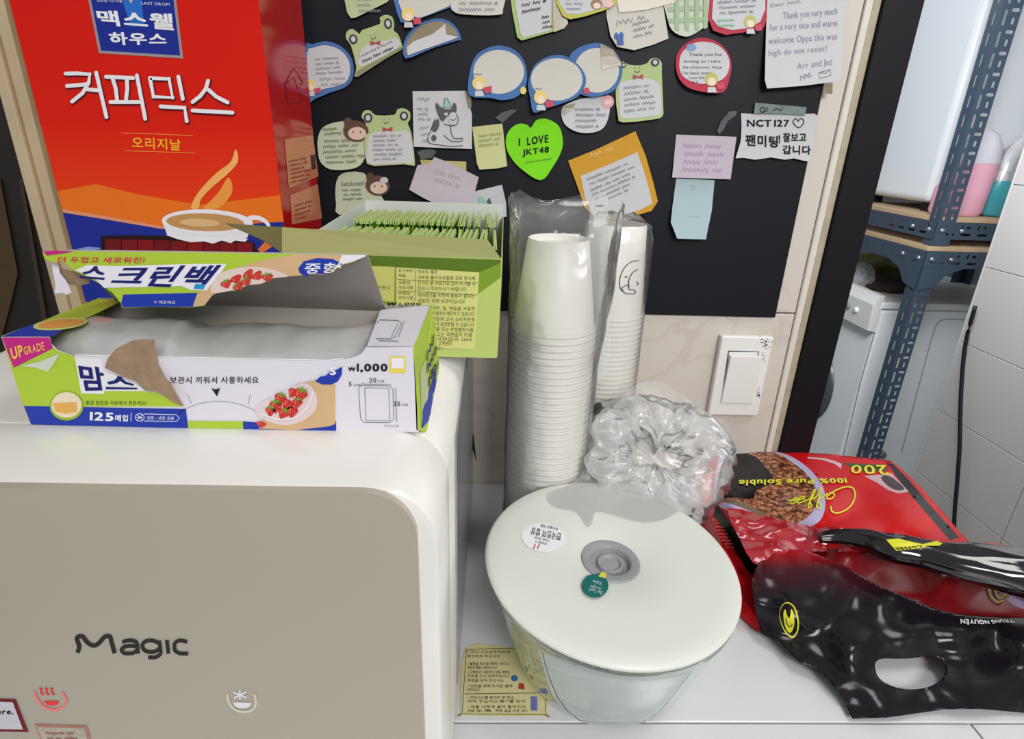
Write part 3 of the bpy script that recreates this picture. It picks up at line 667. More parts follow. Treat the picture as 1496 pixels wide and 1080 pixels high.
# strawberries in a bag on the front
decal(FB, K3((300, 850), (380, 832), (466, 850), (466, 1020), (440, 1030), (300, 1046), (140, 1040), (160, 990), (250, 930)), wood, 'printed_board', bfr, .0005)
decal(FB, spline(K3((128, 955), (150, 930), (200, 905), (290, 860), (335, 845), (372, 870), (390, 925), (370, 975), (310, 1015), (240, 1025), (170, 1005), (130, 985)), 3, True), rgbm(224, 206, 208), 'printed_bag', bfr, .0007)
for i, (x, y, r) in enumerate(((212, 945, 28), (262, 938, 26), (318, 895, 30), (232, 912, 26), (282, 968, 25), (245, 975, 24), (190, 965, 22), (285, 888, 22), (305, 930, 22))):
    berry(FB, K3, x, y, r, r*.9, 15, bfr, .0009+.0003*(i % 3), i % 3 != 1)
strokes(FB, [spline(K3((150, 975), (220, 1000), (300, 990), (350, 940), (372, 880)), 4)], 2, rgbm(240, 232, 236), 'printed_bag_edge', bfr, .0020)
berry(FB, K3, 150, 1022, 22, 12, 20, bfr, .0012, False)
decal(FB, K3((380, 838), (402, 818), (425, 815), (440, 800), (470, 790), (496, 775), (494, 810), (478, 838), (450, 852), (410, 852)), blu, 'size_badge', bfr, .0009)
textr(FB, 'S', K3, 442, 778, 470, 812, wc, bfr, bold=.034, off=.0011)
textr(FB, '₩', K3, 522, 776, 552, 796, m_ink, bfr, off=.0005, bold=.014)
textr(FB, '1,000', K3, 558, 762, 690, 802, m_ink, bfr, bold=.034, off=.0005)
decal(FB, K3((698, 730), (766, 732), (766, 804), (699, 802)), rgbm(232, 214, 90), 'yellow_tag', bfr, .0004)
decal(FB, K3((706, 738), (758, 740), (758, 784), (707, 783)), wc, 'yellow_tag_centre', bfr, .0006)
for s, a in (('20', (610, 824, 642, 844)), ('cm', (648, 834, 674, 844)), ('5', (524, 840, 536, 860)), ('cm', (544, 850, 572, 860)), ('35', (714, 924, 744, 944)), ('cm', (750, 934, 776, 944))):
    textr(FB, s, K3, *a, rgbm(70, 70, 78), bfr, off=.0005, bold=.014 if s != 'cm' else 0)
strokes(FB, [K3((578, 856), (700, 858), (712, 872), (716, 1000), (700, 1014), (590, 1014), (574, 998), (566, 870), (578, 856)), K3((592, 866), (694, 868), (700, 1006), (598, 1006), (592, 866)), K3((586, 850), (704, 852)), K3((724, 866), (728, 1010)), K3((572, 856), (586, 846))], .9, rgbm(110, 110, 120), 'line_drawing', bfr)
text(FB, '상품이미지'.replace('미', '미').replace('상품이미지', '주의사항'), *K3((674, 1024), (738, 1025), (674, 1034), (738, 1035)), rgbm(120, 120, 130), bfr, off=.0005)
# the roll of bags inside
m_film = mat('folded_bag_film', (206, 204, 202), .2, metal=.25, var=.12, scale=25, bump=.5, bscale=60)
V = []; Fc = []; nx, na = 90, 20
for i in range(nx+1):
    u = i/nx; x = BX0+.004+(BX1-BX0-.010)*u
    for k in range(na+1):
        a = math.radians(-20+215*k/na); nn = noise.noise(Vector((x*22, a*1.3, 1)))*.0022+noise.noise(Vector((x*70, a*3, 5)))*.0008
        e = min(1, (1-abs(2*u-1))*9+.55)
        V.append((x, BY0+.037-math.cos(a)*(.0352+nn)*e, .2755+(math.sin(a)*(.041+nn*1.6))*(e*.4+.6) + (.003 if u < .35 else -.001)*math.sin(a)))
for i in range(nx):
    for k in range(na): Fc.append((i*(na+1)+k, (i+1)*(na+1)+k, (i+1)*(na+1)+k+1, i*(na+1)+k+1))
for p in V: pass
V = [(x, y, max(z, .2718)) for x, y, z in V]
tag(mesh_obj('plastic_bag_roll', V, Fc, m_film, None, ((BX0+BX1)/2, -.328, .272), True), 'silvery folded bundle of clear bags bulging out of the torn carton', 'plastic bags')

# ------------------------------------------------------------------ tea box
TY0, TY1 = -.25, -.03
tb = thing('tea_box', 'open lime green tea carton full of upright sachets, behind the torn carton', 'tea box', (-.07, -.14, PTOP))
m_lime = mat('pale_lime_print', (186, 204, 112), .35, var=.02); m_gin = mat('pale_inner_board', (214, 220, 214), .6)
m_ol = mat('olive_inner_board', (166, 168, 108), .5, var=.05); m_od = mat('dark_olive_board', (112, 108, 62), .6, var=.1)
xl0, xr0, xl1, xr1 = -.1450, .0033, -.1346, .0058
zf, zb = .3435, .3570
tfp = plate('front_panel', [(xl0, TY0, PTOP+.0005), (xr0-.002, TY0, PTOP+.0005), (xr0, TY0, zf), (xl0, TY0, zf)], m_lime, tb, (0, 1, 0))
plate('back_panel', [(xl1, TY1, PTOP+.0005), (xr1, TY1, PTOP+.0005), (xr1, TY1, zb), (xl1, TY1, zb)], m_gin, tb, (0, 1, 0))
plate('side_panel', [(xl0, TY0+.001, PTOP+.0005), (xl1, TY1, PTOP+.0005), (xl1, TY1, zb), (xl0, TY0+.001, zf)], m_gin, tb, (-1, 0, 0))
plate('side_panel', [(xr0-.002, TY0+.001, PTOP+.0005), (xr1, TY1, PTOP+.0005), (xr1, TY1, zb-.012), (xr0, TY0+.001, zf)], m_lime, tb, (1, 0, 0))
bm_obj('bottom_panel', box(xl0+.002, xr0-.003, TY0+.002, TY1-.002, PTOP+.0004, PTOP+.0012), m_gin, tb)
fl = [hit(412, 369, 1, TY0), Vector((xr0, TY0, zf)), hit(724, 368, 1, -.238), hit(712, 350, 1, -.222), hit(412, 332, 1, -.222)]
lab(plate('front_flap', fl, m_ol, tb, (0, .6, -.6)), 'olive inside face of the folded-back flap')
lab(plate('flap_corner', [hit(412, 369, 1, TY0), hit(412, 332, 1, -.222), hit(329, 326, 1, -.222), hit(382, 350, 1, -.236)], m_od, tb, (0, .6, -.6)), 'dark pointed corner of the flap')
FT = PY(TY0)
decal(FT, K3((560, 300), (1172, 320), (1172, 335), (1080, 372), (560, 345)), rgbm(92, 120, 34), 'dark_green_band', tfp, .0003)
decal(FT, K3((560, 345), (1080, 372), (1172, 325), (1172, 395), (1080, 462), (950, 560), (560, 560)), rgbm(128, 160, 44), 'green_band', tfp, .0002)
decal(FT, K3((600, 346), (720, 350), (718, 500), (600, 490)), rgbm(206, 206, 116), 'label_panel', tfp, .0005)
decal(FT, K3((726, 352), (1080, 374), (1062, 702), (726, 690)), rgbm(214, 216, 132), 'label_panel', tfp, .0005)
dk = rgbm(74, 78, 40)
for s, x0, y0, x1, y1 in (('용기(포장)', 736, 358, 800, 374), ('재질', 736, 380, 766, 394), ('사용상', 736, 408, 786, 424), ('주의사항', 736, 430, 798, 446), ('보관상', 736, 454, 786, 468), ('주의사항', 736, 474, 798, 488),
                          ('여과지: 펄프', 818, 362, 902, 378), ('내포장-폴리프로필렌 코팅 종이재', 818, 386, 1062, 402), ('뜨거운 물 사용으로 컵이 뜨거울 수', 818, 408, 1064, 426), ('있으니 주의하시기 바랍니다', 818, 432, 1026, 450),
                          ('직사광선을 피하여 통풍이 잘되는', 818, 460, 1060, 478), ('서늘한 곳에 보관하십시오', 818, 484, 1020, 502), ('대두, 밀, 메밀을 사용한', 880, 516, 1062, 534), ('시설에서 제조하고 있습니다', 880, 538, 1060, 556),
                          ('위원회 고시 소비자분쟁', 880, 562, 1060, 580), ('의거 보상받을 수 있습니다', 880, 584, 1058, 602), ('제품 또는 부정불량식품', 880, 606, 1056, 624), ('신고는 국번없이 반품', 880, 628, 1050, 646), ('국번없이 1399', 900, 650, 1048, 666), ('고객센터', 905, 668, 962, 684), ('31', 905, 690, 922, 702), ('부천시', 640, 430, 700, 446)):
    textr(FT, s, K3, x0, y0, x1, y1, dk, tfp, slope=.025, off=.0008)
strokes(FT, [K3((810, 362), (806, 500)), K3((730, 404), (1075, 418)), K3((730, 452), (1072, 470))], .6, dk, 'table_line', tfp, .0007)
# sachets
m_sg = mat('green_sachet_foil', (118, 176, 34), .3, var=.15, scale=60); m_sw = mat('pale_sachet_crimp', (196, 216, 136), .4)
def sachet(y0, y1, h):
    V = []; Fc = []; n = 6
    for j in range(n+1):
        z = h*j/n; w = .0021*math.sin(math.pi*min(1, j/(n-.6)))**.6 if 0 < j < n else .0003
        for (x, y) in ((-w, y0), (w, y0), (w, y1), (-w, y1)): V.append((x, y, z))
    for j in range(n):
        for k in range(4): Fc.append((4*j+k, 4*j+(k+1) % 4, 4*j+4+(k+1) % 4, 4*j+4+k))
    Fc += [(3, 2, 1, 0), (4*n, 4*n+1, 4*n+2, 4*n+3)]
    return V, Fc
first = None
for row, (ya, yb, h, nn, lb) in enumerate(((-.046, -.122, .0785, 27, 'back'), (-.130, -.206, .0735, 27, 'front'))):
    V, Fc = sachet(ya-(ya+yb)/2, yb-(ya+yb)/2, h)
    o = mesh_obj('tea_sachet', V, Fc, m_sg, None, (0, 0, 0))
    Wd = .0017
    zz = [(x, y, z) for y in (ya-(ya+yb)/2, yb-(ya+yb)/2) for x, z in ((-Wd, h-.0035), (Wd, h-.0035), (Wd*.6, h+.0003), (-Wd*.6, h+.0003))]
    c = mesh_obj('crimped_edge', zz, [(0, 1, 2, 3), (7, 6, 5, 4), (0, 4, 5, 1), (1, 5, 6, 2), (2, 6, 7, 3), (3, 7, 4, 0)], m_sw, o)
    for i in range(nn):
        if i: p = o.copy(); COL.objects.link(p); q = c.copy(); COL.objects.link(q); q.parent = p
        else: p = o
        t = (i+.5)/nn; fy = ((ya+yb)/2-TY0)/(TY1-TY0); x0 = xl0+(xl1-xl0)*fy+.006; x1 = xr0+(xr1-xr0)*fy-.009
        p.location = (x0+(x1-x0)*t, (ya+yb)/2+random.uniform(-.0015, .0015), PTOP+.0016)
        p.rotation_euler = (0, math.radians(3.5+random.uniform(-1.4, 1.4)), math.radians(random.uniform(-2, 2)))
        tag(p, ('leftmost' if i == 0 else 'rightmost')+' green tea sachet of the %s row in the open tea box' % lb if i in (0, nn-1) else 'green tea sachet standing in the %s row of the open tea box' % lb, 'tea sachet', '%s row of tea sachets' % lb)
# ------------------------------------------------------------------ notice board
zb0 = hit(1131, 463, 1, 0)[2]
bd = tag(bm_obj('notice_board', box(-.43, .3282, -.0035, -.0002, zb0, 1.15, .0006, 1), m_board, loc=(0, -.002, zb0)), 'black notice board on the tiled wall covered in handwritten notes', 'notice board')
def paper(*c): return mat('paper_%d_%d_%d' % c, tuple(x*.93 for x in c), .75, var=.03, scale=60, spec=.2)
pw = paper(216, 216, 220); pcream = paper(220, 217, 208); pgr = paper(206, 218, 186); pen = rgbm(142, 144, 154, .8); pen2 = rgbm(62, 64, 74, .8)
blue = paper(82, 124, 184); redp = paper(196, 66, 84); green = paper(180, 206, 128); m_tape = mat('cloudy_tape', (150, 138, 112), .2, spec=.4, var=.1)
hair = rgbm(232, 208, 120, .8); bro = paper(104, 78, 66); skin = rgbm(236, 218, 200, .8); fro = paper(190, 210, 148)
def note(name, label, pts, m, cat='note', top=None, bot=None, lift=.004, base=.0042, sm=0, grp='handwritten notes on the board'):
    ys = [p[1] for p in pts]; s = Sheet(top if top is not None else min(ys), bot if bot is not None else max(ys), base, lift)
    if sm: pts = spline(pts, sm, True)
    o = decal(s, pts, m, name, None, .0004, step=14, thick=.0003)
    tag(o, label, cat, grp); return s, o
def inner(s, o, pts, m, sm=0, name='paper_face', off=.0007):
    if sm: pts = spline(pts, sm, True)
    return decal(s, pts, m, name, o, off, step=14)
def dot(s, o, c, x, y, rx, ry, m, name='printed_figure', off=.0010, rot=0): return decal(s, c(ell(x, y, rx, ry, rot, 18)), m, name, o, off)
def girl(s, o, c, x, y, k=1.0, m=None):
    dot(s, o, c, x, y, 36*k, 38*k, m or hair, off=.0010); dot(s, o, c, x+2*k, y+12*k, 22*k, 22*k, skin, off=.0012)
    decal(s, c((x-20*k, y+42*k), (x+22*k, y+42*k), (x+30*k, y+72*k), (x-22*k, y+72*k)), pw, 'printed_figure', o, .0012)
    decal(s, c((x+24*k, y+24*k), (x+70*k, y+14*k), (x+72*k, y+50*k), (x+34*k, y+56*k)), rgbm(196, 74, 96), 'printed_bow', o, .0014)
def smile(s, o, c, x, y, k=1.0, rot=0):
    r = math.radians(rot); f = lambda a, b: (x+k*(a*math.cos(r)-b*math.sin(r)), y+k*(a*math.sin(r)+b*math.cos(r)))
    strokes(s, [c([f(a, b) for a, b in ((-14, 6), (-6, 14), (6, 14), (14, 6))]), c([f(-12, -12), f(-12, -4)]), c([f(12, -12), f(12, -4)])], .8, pen2, 'printed_face', o, .0012)
def bow(s, o, c, x, y, k=1):
    decal(s, c((x-26*k, y-12*k), (x, y-2*k), (x+26*k, y-14*k), (x+26*k, y+12*k), (x, y+4*k), (x-24*k, y+14*k)), rgbm(176, 72, 84), 'printed_bow', o, .0012)
def eye(s, o, c, x, y, rx, ry, rot=0):
    dot(s, o, c, x, y, rx, ry, pen2, 'frog_eye', .0010, rot); dot(s, o, c, x, y, rx*.55, ry*.62, pw, 'frog_eye', .0012, rot)
def frog(label, c, body, e1, e2, face, mouth, bw, rot=0, rim=None, lift=.005):
    s, o = note('frog_note', label, body, fro, lift=lift, sm=0)
    inner(s, o, face, pw, 3); eye(s, o, c, *e1); eye(s, o, c, *e2); smile(s, o, c, *mouth, rot=rot); bow(s, o, c, *bw); return s, o

# top row
s, o = note('note', 'pale green note cut by the top edge of the photo, nearest the coffee carton', K4((226, -150), (228, 0), (242, 66), (262, 95), (288, 92), (450, 12), (462, 0), (470, -150)), paper(198, 210, 166), top=-60)
scribble(s, K4((285, -20), (420, -20), (300, 72)), 3, pen, o, 21)
s, o = note('speech_bubble_note', 'blue edged bubble note at the top edge, above the folded half bubble note', K4((480, -160), (486, 0), (504, 70), (524, 118), (548, 118), (640, 92), (786, 38), (800, -100), (700, -200)), blue, top=-60)
inner(s, o, K4((500, -140), (512, 10), (530, 60), (620, 96), (700, 66), (782, 30), (790, -100)), pcream)
girl(s, o, K4, 562, 76, .95)
s, o = note('note', 'cream rounded note at the top edge, left of the green framed memo', K4((782, -120), (786, 20), (800, 58), (860, 76), (1036, 78), (1062, 44), (1066, -120)), pcream, top=-50, sm=3)
scribble(s, K4((815, 0), (1040, 0), (825, 66)), 2, pen, o, 22)
s, o = note('note', 'green framed memo slanting at the top edge', K5((296, -120), (318, 60), (344, 196), (368, 213), (590, 150), (610, 120), (570, -120)), green, top=-60)
inner(s, o, K5((316, -120), (340, 60), (362, 180), (378, 198), (520, 160), (530, -120)), pw)
scribble(s, K5((352, -20), (500, -50), (372, 80)), 3, pen2, o, 23, 1.2); scribble(s, K5((470, 80), (524, 70), (478, 160)), 3, pen2, o, 24, 1.1)
inner(s, o, K5((527, -60), (570, -60), (612, 122), (592, 148), (536, 170)), m_tape, name='tape_strip', off=.0012)
s, o = note('speech_bubble_note', 'yellow edged bubble note at the top edge with a brown haired figure', K5((538, -80), (552, 20), (584, 84), (622, 102), (700, 86), (800, 55), (866, 20), (880, -80)), paper(204, 204, 96), top=-50, base=.0056)
inner(s, o, K5((552, -80), (566, 16), (604, 74), (680, 72), (800, 40), (850, 0), (860, -80)), pw)
dot(s, o, K5, 762, 22, 32, 26, rgbm(160, 120, 90)); dot(s, o, K5, 764, 30, 20, 16, skin, off=.0012); dot(s, o, K5, 824, 20, 26, 20, rgbm(236, 190, 190))
scribble(s, K5((590, -20), (700, -20), (600, 60)), 3, pen, o, 25)
s, o = note('note', 'white note with brown tape across the top and a blue sticker', K5((806, -40), (815, 90), (835, 190), (870, 246), (960, 264), (1060, 235), (1140, 202), (1120, 80), (1100, -40)), pcream, top=-30)
inner(s, o, K5((862, -40), (880, 66), (1020, 52), (1176, 14), (1170, -40)), m_tape, name='tape_strip', off=.0014)
decal(s, K5((866, 190), (900, 184), (905, 236), (872, 238)), rgbm(70, 100, 168), 'blue_sticker', o, .0012)
for a in ((860, 175), (886, 172)): dot(s, o, K5, a[0]+6, a[1]+14, 12, 18, rgbm(70, 100, 168))
scribble(s, K5((850, 95), (1020, 60), (862, 150)), 1, pen, o, 26); scribble(s, K5((945, 115), (1060, 85), (960, 210)), 3, pen, o, 27)
s, o = note('note', 'green gingham rounded note at the top edge', K6((30, -60), (40, 60), (64, 130), (112, 158), (152, 154), (212, 112), (228, 60), (228, -60)), paper(214, 222, 204), top=-30, sm=3)
gg = paper(178, 200, 164)
for x in (78, 122, 166, 204): decal(s, K6((x, -60), (x+18, -60), (x+18, 120 if x > 190 else 138), (x, 128 if x > 60 else 110)), gg, 'gingham_stripe', o, .0008)
for y in (-20, 30, 80): decal(s, K6((46, y), (216, y-6), (212, y+14), (50, y+20)), gg, 'gingham_stripe', o, .0010)
s, o = note('speech_bubble_note', 'red edged bubble note at the top edge, left of the long letter', K6((234, -60), (222, 80), (246, 134), (300, 153), (380, 142), (470, 118), (486, 60), (486, -60)), redp, top=-30)
inner(s, o, K6((250, -60), (240, 80), (268, 116), (330, 132), (400, 122), (452, 96), (474, 40), (474, -60)), pw)
girl(s, o, K6, 408, 94, .75, rgbm(188, 186, 120)); scribble(s, K6((262, 0), (440, -10), (270, 70)), 3, pen, o, 28); scribble(s, K6((256, 80), (350, 76), (266, 124)), 2, rgbm(110, 190, 140), o, 29)
s, o = note('letter', 'long white handwritten letter at the top right corner of the board', K6((492, -200), (478, 120), (472, 350), (482, 388), (640, 376), (796, 356), (806, 340), (818, 100), (850, -40), (860, -200)), pw, 'letter', top=-60, lift=.009, grp=None)
lp = rgbm(150, 150, 166, .8)
for l, q in (('Dear host,', (498, 2, 634, 26)), ('Thank you very much', (552, 40, 790, 84)), ('for a very nice and warm', (494, 92, 790, 136)), ('welcome Oppa this was', (490, 150, 790, 194)), ('high do not resist!', (490, 206, 745, 244)), ('Arr and Jez', (615, 262, 768, 304)), ('MNL', (628, 318, 680, 346))):
    a = K6((q[0], q[1]+14), (q[2], q[1]-8), (q[0], q[3]+8), (q[2], q[3]-12)); text(s, l, *a, lp, o, name='handwriting', off=.0008)
strokes(s, [K6((710, 318), (760, 304), (762, 330), (712, 344), (710, 318), (738, 322), (760, 304))], .9, rgbm(110, 112, 126), 'drawn_envelope', o, .0008)
# second row
s, o = note('speech_bubble_note', 'blue edged bubble note with writing, partly hidden by the red coffee carton', K4((20, 250), (60, 232), (130, 217), (200, 238), (256, 290), (276, 350), (268, 420), (225, 462), (150, 488), (76, 518), (40, 518)), blue, sm=3)
inner(s, o, K4((30, 280), (70, 250), (130, 238), (200, 260), (246, 310), (258, 370), (240, 426), (190, 452), (110, 470), (50, 490)), pw, 3)
scribble(s, K4((66, 300), (220, 290), (70, 400)), 4, pen, o, 30); scribble(s, K4((95, 400), (235, 396), (100, 460)), 2, pen, o, 31); girl(s, o, K4, 46, 448, .8)
s, o = frog('green frog shaped note, the upper one, tilted with its lower edge curled up', K4, spline(K4((262, 240), (236, 205), (240, 166), (272, 152), (308, 180), (320, 158), (414, 126), (412, 96), (440, 78), (478, 88), (490, 130), (486, 160), (510, 180), (530, 236), (526, 262), (440, 310), (296, 404), (284, 382), (290, 350)), 2, True),
     (274, 206, 22, 26, -10), (457, 124, 21, 28, -10), K4((300, 310), (340, 240), (460, 210), (500, 200), (520, 240), (440, 290), (320, 350)), (378, 190, 1), (390, 226, 1), -18)
inner(s, o, K4((284, 380), (330, 352), (440, 296), (526, 244), (528, 262), (440, 312), (298, 404)), paper(150, 154, 116), name='curled_edge', off=.0012)
text(s, 'I want this to be you', *K4((306, 290), (474, 208), (312, 308), (480, 226)), pen2, o, name='handwriting', off=.0010); scribble(s, K4((318, 312), (490, 232), (326, 338)), 1, pen2, o, 32, 1.1)
s, o = note('speech_bubble_note', 'blue edged half bubble note folded over on itself', K4((548, 308), (536, 250), (556, 190), (610, 130), (700, 98), (770, 106), (820, 150), (842, 204), (820, 214), (700, 250), (620, 284)), blue, sm=2, lift=.008)
inner(s, o, K4((560, 292), (552, 240), (590, 170), (650, 126), (740, 112), (800, 146), (826, 198), (740, 226), (640, 262)), m_tape, 2)
inner(s, o, K4((560, 292), (556, 250), (590, 218), (690, 180), (740, 140), (756, 124), (764, 180), (826, 196), (740, 228), (640, 262)), pw, off=.0012)
scribble(s, K4((590, 220), (750, 180), (600, 250)), 1, pen, o, 33)
s, o = note('speech_bubble_note', 'blank blue edged bubble note left of the overlapping pair', K5((92, 500), (94, 380), (130, 290), (200, 248), (260, 240), (330, 262), (380, 320), (396, 400), (382, 470), (330, 515), (260, 526), (200, 514)), blue, sm=3, lift=.006)
inner(s, o, spline(K5(ell(247, 378, 134, 116)), 1, True), pcream); girl(s, o, K5, 142, 438, .95); strokes(s, [K5((118, 392), (130, 388), (144, 394), (158, 388))], .8, pen2, 'printed_word', o, .0010)
dot(s, o, K5, 376, 476, 16, 20, hair)
s, o = note('speech_bubble_note', 'blue edged bubble note behind another, brown tape over its upper right', K5((620, 300), (650, 262), (710, 234), (782, 228), (850, 262), (892, 330), (894, 400), (860, 470), (800, 500), (720, 508), (660, 480), (620, 400)), blue, sm=3)
inner(s, o, K5(ell(762, 370, 118, 118)), pcream)
inner(s, o, K5((782, 228), (850, 262), (892, 330), (893, 344), (838, 352), (790, 372)), m_tape, name='tape_strip', off=.0012); dot(s, o, K5, 710, 478, 16, 18, rgbm(196, 74, 96))
s, o = note('speech_bubble_note', 'blank blue edged bubble note overlapping the front of another one', K5((432, 592), (414, 520), (402, 440), (430, 350), (500, 300), (580, 290), (650, 326), (700, 390), (702, 450), (660, 510), (590, 540), (500, 570)), blue, sm=3, base=.0062, lift=.006)
inner(s, o, K5(ell(552, 418, 136, 112, 0)), pcream); girl(s, o, K5, 466, 512, .95); strokes(s, [K5((436, 470), (448, 464), (460, 470), (474, 464))], .8, pen2, 'printed_word', o, .0010)
s, o = note('note', 'white round pig note with grey tape, tucked under the overlapping bubble notes', K5((578, 580), (600, 550), (680, 520), (800, 505), (830, 520), (828, 600), (800, 670), (740, 698), (660, 694), (600, 660), (580, 620)), pw, sm=3)
inner(s, o, K5((580, 590), (596, 555), (650, 545), (640, 570), (590, 610)), m_tape, name='tape_strip')
dot(s, o, K5, 820, 535, 34, 34, rgbm(226, 168, 172), off=.0008); dot(s, o, K5, 822, 538, 20, 14, rgbm(236, 200, 200)); scribble(s, K5((640, 560), (810, 560), (650, 680)), 4, pen, o, 34)
s, o = frog('green frog note right of the bubble pair with one eye taped down', K5, spline(K5((896, 340), (900, 322), (930, 340), (990, 344), (1030, 330), (1044, 310), (1080, 306), (1104, 330), (1104, 380), (1112, 560), (1108, 612), (1060, 628), (900, 644), (874, 610), (862, 480), (890, 400)), 2, True),
     (1070, 328, 22, 20, -10), (905, 342, 12, 14, 0), K5((880, 460), (900, 430), (1010, 410), (1080, 430), (1096, 470), (1098, 590), (1040, 612), (900, 622), (884, 560)), (976, 366, 1), (980, 404, 1))
scribble(s, K5((895, 450), (1080, 430), (905, 600)), 5, pen, o, 35)
s, o = note('speech_bubble_note', 'red edged round bubble note standing alone above the pinkish note', K6(ell(204, 284, 122, 120)[:20]+[(88, 300)] if False else [(128, 190), (180, 166), (250, 176), (304, 220), (326, 280), (318, 340), (290, 404), (200, 402), (130, 380), (90, 330), (82, 260), (100, 216)]), redp, sm=3, lift=.006)
inner(s, o, K6((136, 206), (180, 184), (250, 190), (300, 228), (318, 280), (300, 336), (250, 362), (180, 366), (120, 340), (98, 300), (104, 240)), pw, 3)
girl(s, o, K6, 238, 348, .8, rgbm(188, 186, 100)); dot(s, o, K6, 150, 208, 22, 16, rgbm(120, 160, 200))
for l, q in (('Thank you for', (140, 232, 285, 250)), ('landing on I take', (118, 262, 278, 278)), ('the afternoon. Hope', (112, 288, 284, 304)), ('I be back soon', (110, 312, 232, 326)), ('Love Gail', (142, 334, 206, 346)), ('XX', (152, 354, 182, 364))):
    textr(s, l, K6, *q, pen2, o, off=.0010, name='handwriting')
# third row
s, o = note('note', 'pale green round note with a bear face, left of the straight frog note', K4((86, 740), (100, 690), (130, 660), (200, 640), (300, 640), (350, 700), (344, 800), (310, 870), (240, 892), (150, 890), (100, 850), (88, 790)), paper(206, 216, 186), sm=3)
def bear(s, o, x, y, k=1):
    dot(s, o, K4, x-42*k, y-48*k, 22*k, 24*k, bro, off=.0010); dot(s, o, K4, x, y, 68*k, 56*k, bro, off=.0011, rot=10); dot(s, o, K4, x+6*k, y+12*k, 48*k, 34*k, rgbm(222, 196, 180), off=.0013)
    for a in (-16, 24): dot(s, o, K4, x+a*k, y+4*k, 4*k, 5*k, pen2, off=.0015)
bear(s, o, 288, 690); scribble(s, K4((110, 670), (215, 660), (120, 720)), 2, rgbm(110, 120, 90), o, 36); scribble(s, K4((110, 730), (335, 720), (120, 870)), 5, rgbm(110, 120, 90), o, 37)
s, o = frog('green frog shaped note, the lower one, hanging straight', K4, spline(K4((340, 650), (318, 618), (330, 584), (365, 582), (392, 606), (490, 604), (504, 576), (540, 570), (572, 590), (572, 630), (560, 650), (580, 700), (598, 850), (590, 872), (540, 864), (440, 870), (346, 862), (334, 740)), 2, True),
     (352, 620, 23, 25, 0), (541, 610, 22, 24, 0), K4((346, 780), (362, 710), (420, 690), (500, 690), (570, 700), (590, 850), (540, 858), (440, 864), (352, 858)), (448, 634, 1), (454, 680, 1))
scribble(s, K4((372, 705), (550, 700), (375, 850)), 6, pen, o, 38)
s, o = note('dog_drawing_note', 'white square note with a sketched seated bulldog in a party hat', K4((586, 480), (866, 478), (898, 600), (898, 784), (592, 772)), pw, 'drawing', lift=.004, grp=None)
inner(s, o, K4((860, 480), (892, 480), (896, 566), (880, 572)), m_tape, name='tape_strip', off=.0008)
gk = rgbm(92, 94, 98, .8)
decal(s, spline(K4((706, 560), (712, 540), (732, 560), (760, 576), (790, 570), (800, 540), (816, 552), (816, 590), (800, 620), (770, 610), (745, 640), (722, 610)), 2, True), gk, 'dog_sketch', o, .0010)
decal(s, spline(K4((684, 680), (700, 640), (722, 626), (726, 660), (708, 694)), 3, True), gk, 'dog_sketch', o, .0010); dot(s, o, K4, 698, 726, 14, 17, gk)
decal(s, K4((748, 566), (762, 514), (790, 560), (770, 572)), rgbm(160, 206, 186), 'party_hat', o, .0012); dot(s, o, K4, 762, 600, 10, 8, pw, off=.0012); dot(s, o, K4, 800, 624, 26, 34, pw, off=.0011)
strokes(s, [spline(K4((706, 620), (680, 690), (668, 748), (740, 764), (800, 770), (850, 765)), 4), spline(K4((750, 650), (780, 660), (815, 655), (826, 625), (815, 600)), 4), spline(K4((786, 660), (790, 700), (806, 728), (846, 728), (842, 742), (790, 742), (750, 710)), 4), spline(K4((786, 626), (800, 634), (816, 622)), 3), K4((757, 514), (748, 566), (790, 562), (766, 514))], 1.0, pen2, 'dog_sketch', o, .0014)
scribble(s, K4((605, 500), (690, 500), (615, 540)), 1, pen, o, 39); scribble(s, K4((605, 560), (690, 560), (610, 640)), 3, lp, o, 40); scribble(s, K4((620, 660), (670, 650), (640, 760)), 3, pen, o, 41)
s, o = note('sticky_note', 'small pale yellow sticky note left of the green heart', K5((108, 668), (266, 650), (292, 874), (240, 886), (146, 892), (132, 860)), paper(214, 216, 158), lift=.006)
scribble(s, K5((135, 705), (262, 690), (142, 780)), 3, rgbm(150, 160, 110), o, 42)
s, o = note('heart_note', 'bright green heart shaped note lettered in black', K5((416, 672), (395, 656), (350, 652), (304, 684), (284, 740), (300, 810), (360, 884), (466, 948), (530, 880), (578, 790), (582, 720), (560, 660), (500, 626), (446, 632)), mat('neon_green_paper', (128, 222, 30), .7, spec=.2), sm=4, lift=.005, grp=None)
hb = rgbm(24, 40, 20, .8)
textr(s, 'I', K5, 352, 728, 360, 768, hb, o, bold=.034, name='lettering', off=.0008, slope=-.12)
textr(s, 'LOVE', K5, 396, 722, 508, 766, hb, o, bold=.034, name='lettering', off=.0008, slope=-.14)
textr(s, 'JKT48', K5, 372, 786, 512, 828, hb, o, bold=.034, name='lettering', off=.0008, slope=-.12)
textr(s, '#tahutelorampas', K5, 388, 848, 524, 864, rgbm(70, 110, 30), o, name='lettering', off=.0008, slope=-.16)
s, o = note('framed_note', 'orange yellow framed note hanging askew over the cup stacks', K5((612, 846), (760, 786), (966, 690), (1020, 820), (1060, 960), (1084, 1060), (1050, 1110), (860, 1165), (770, 1160), (700, 1090), (650, 950)), paper(222, 166, 56), lift=.006, grp=None)
inner(s, o, K5((678, 926), (840, 860), (976, 800), (1020, 930), (1056, 1070), (980, 1110), (820, 1150), (740, 1130), (700, 1040)), pw)
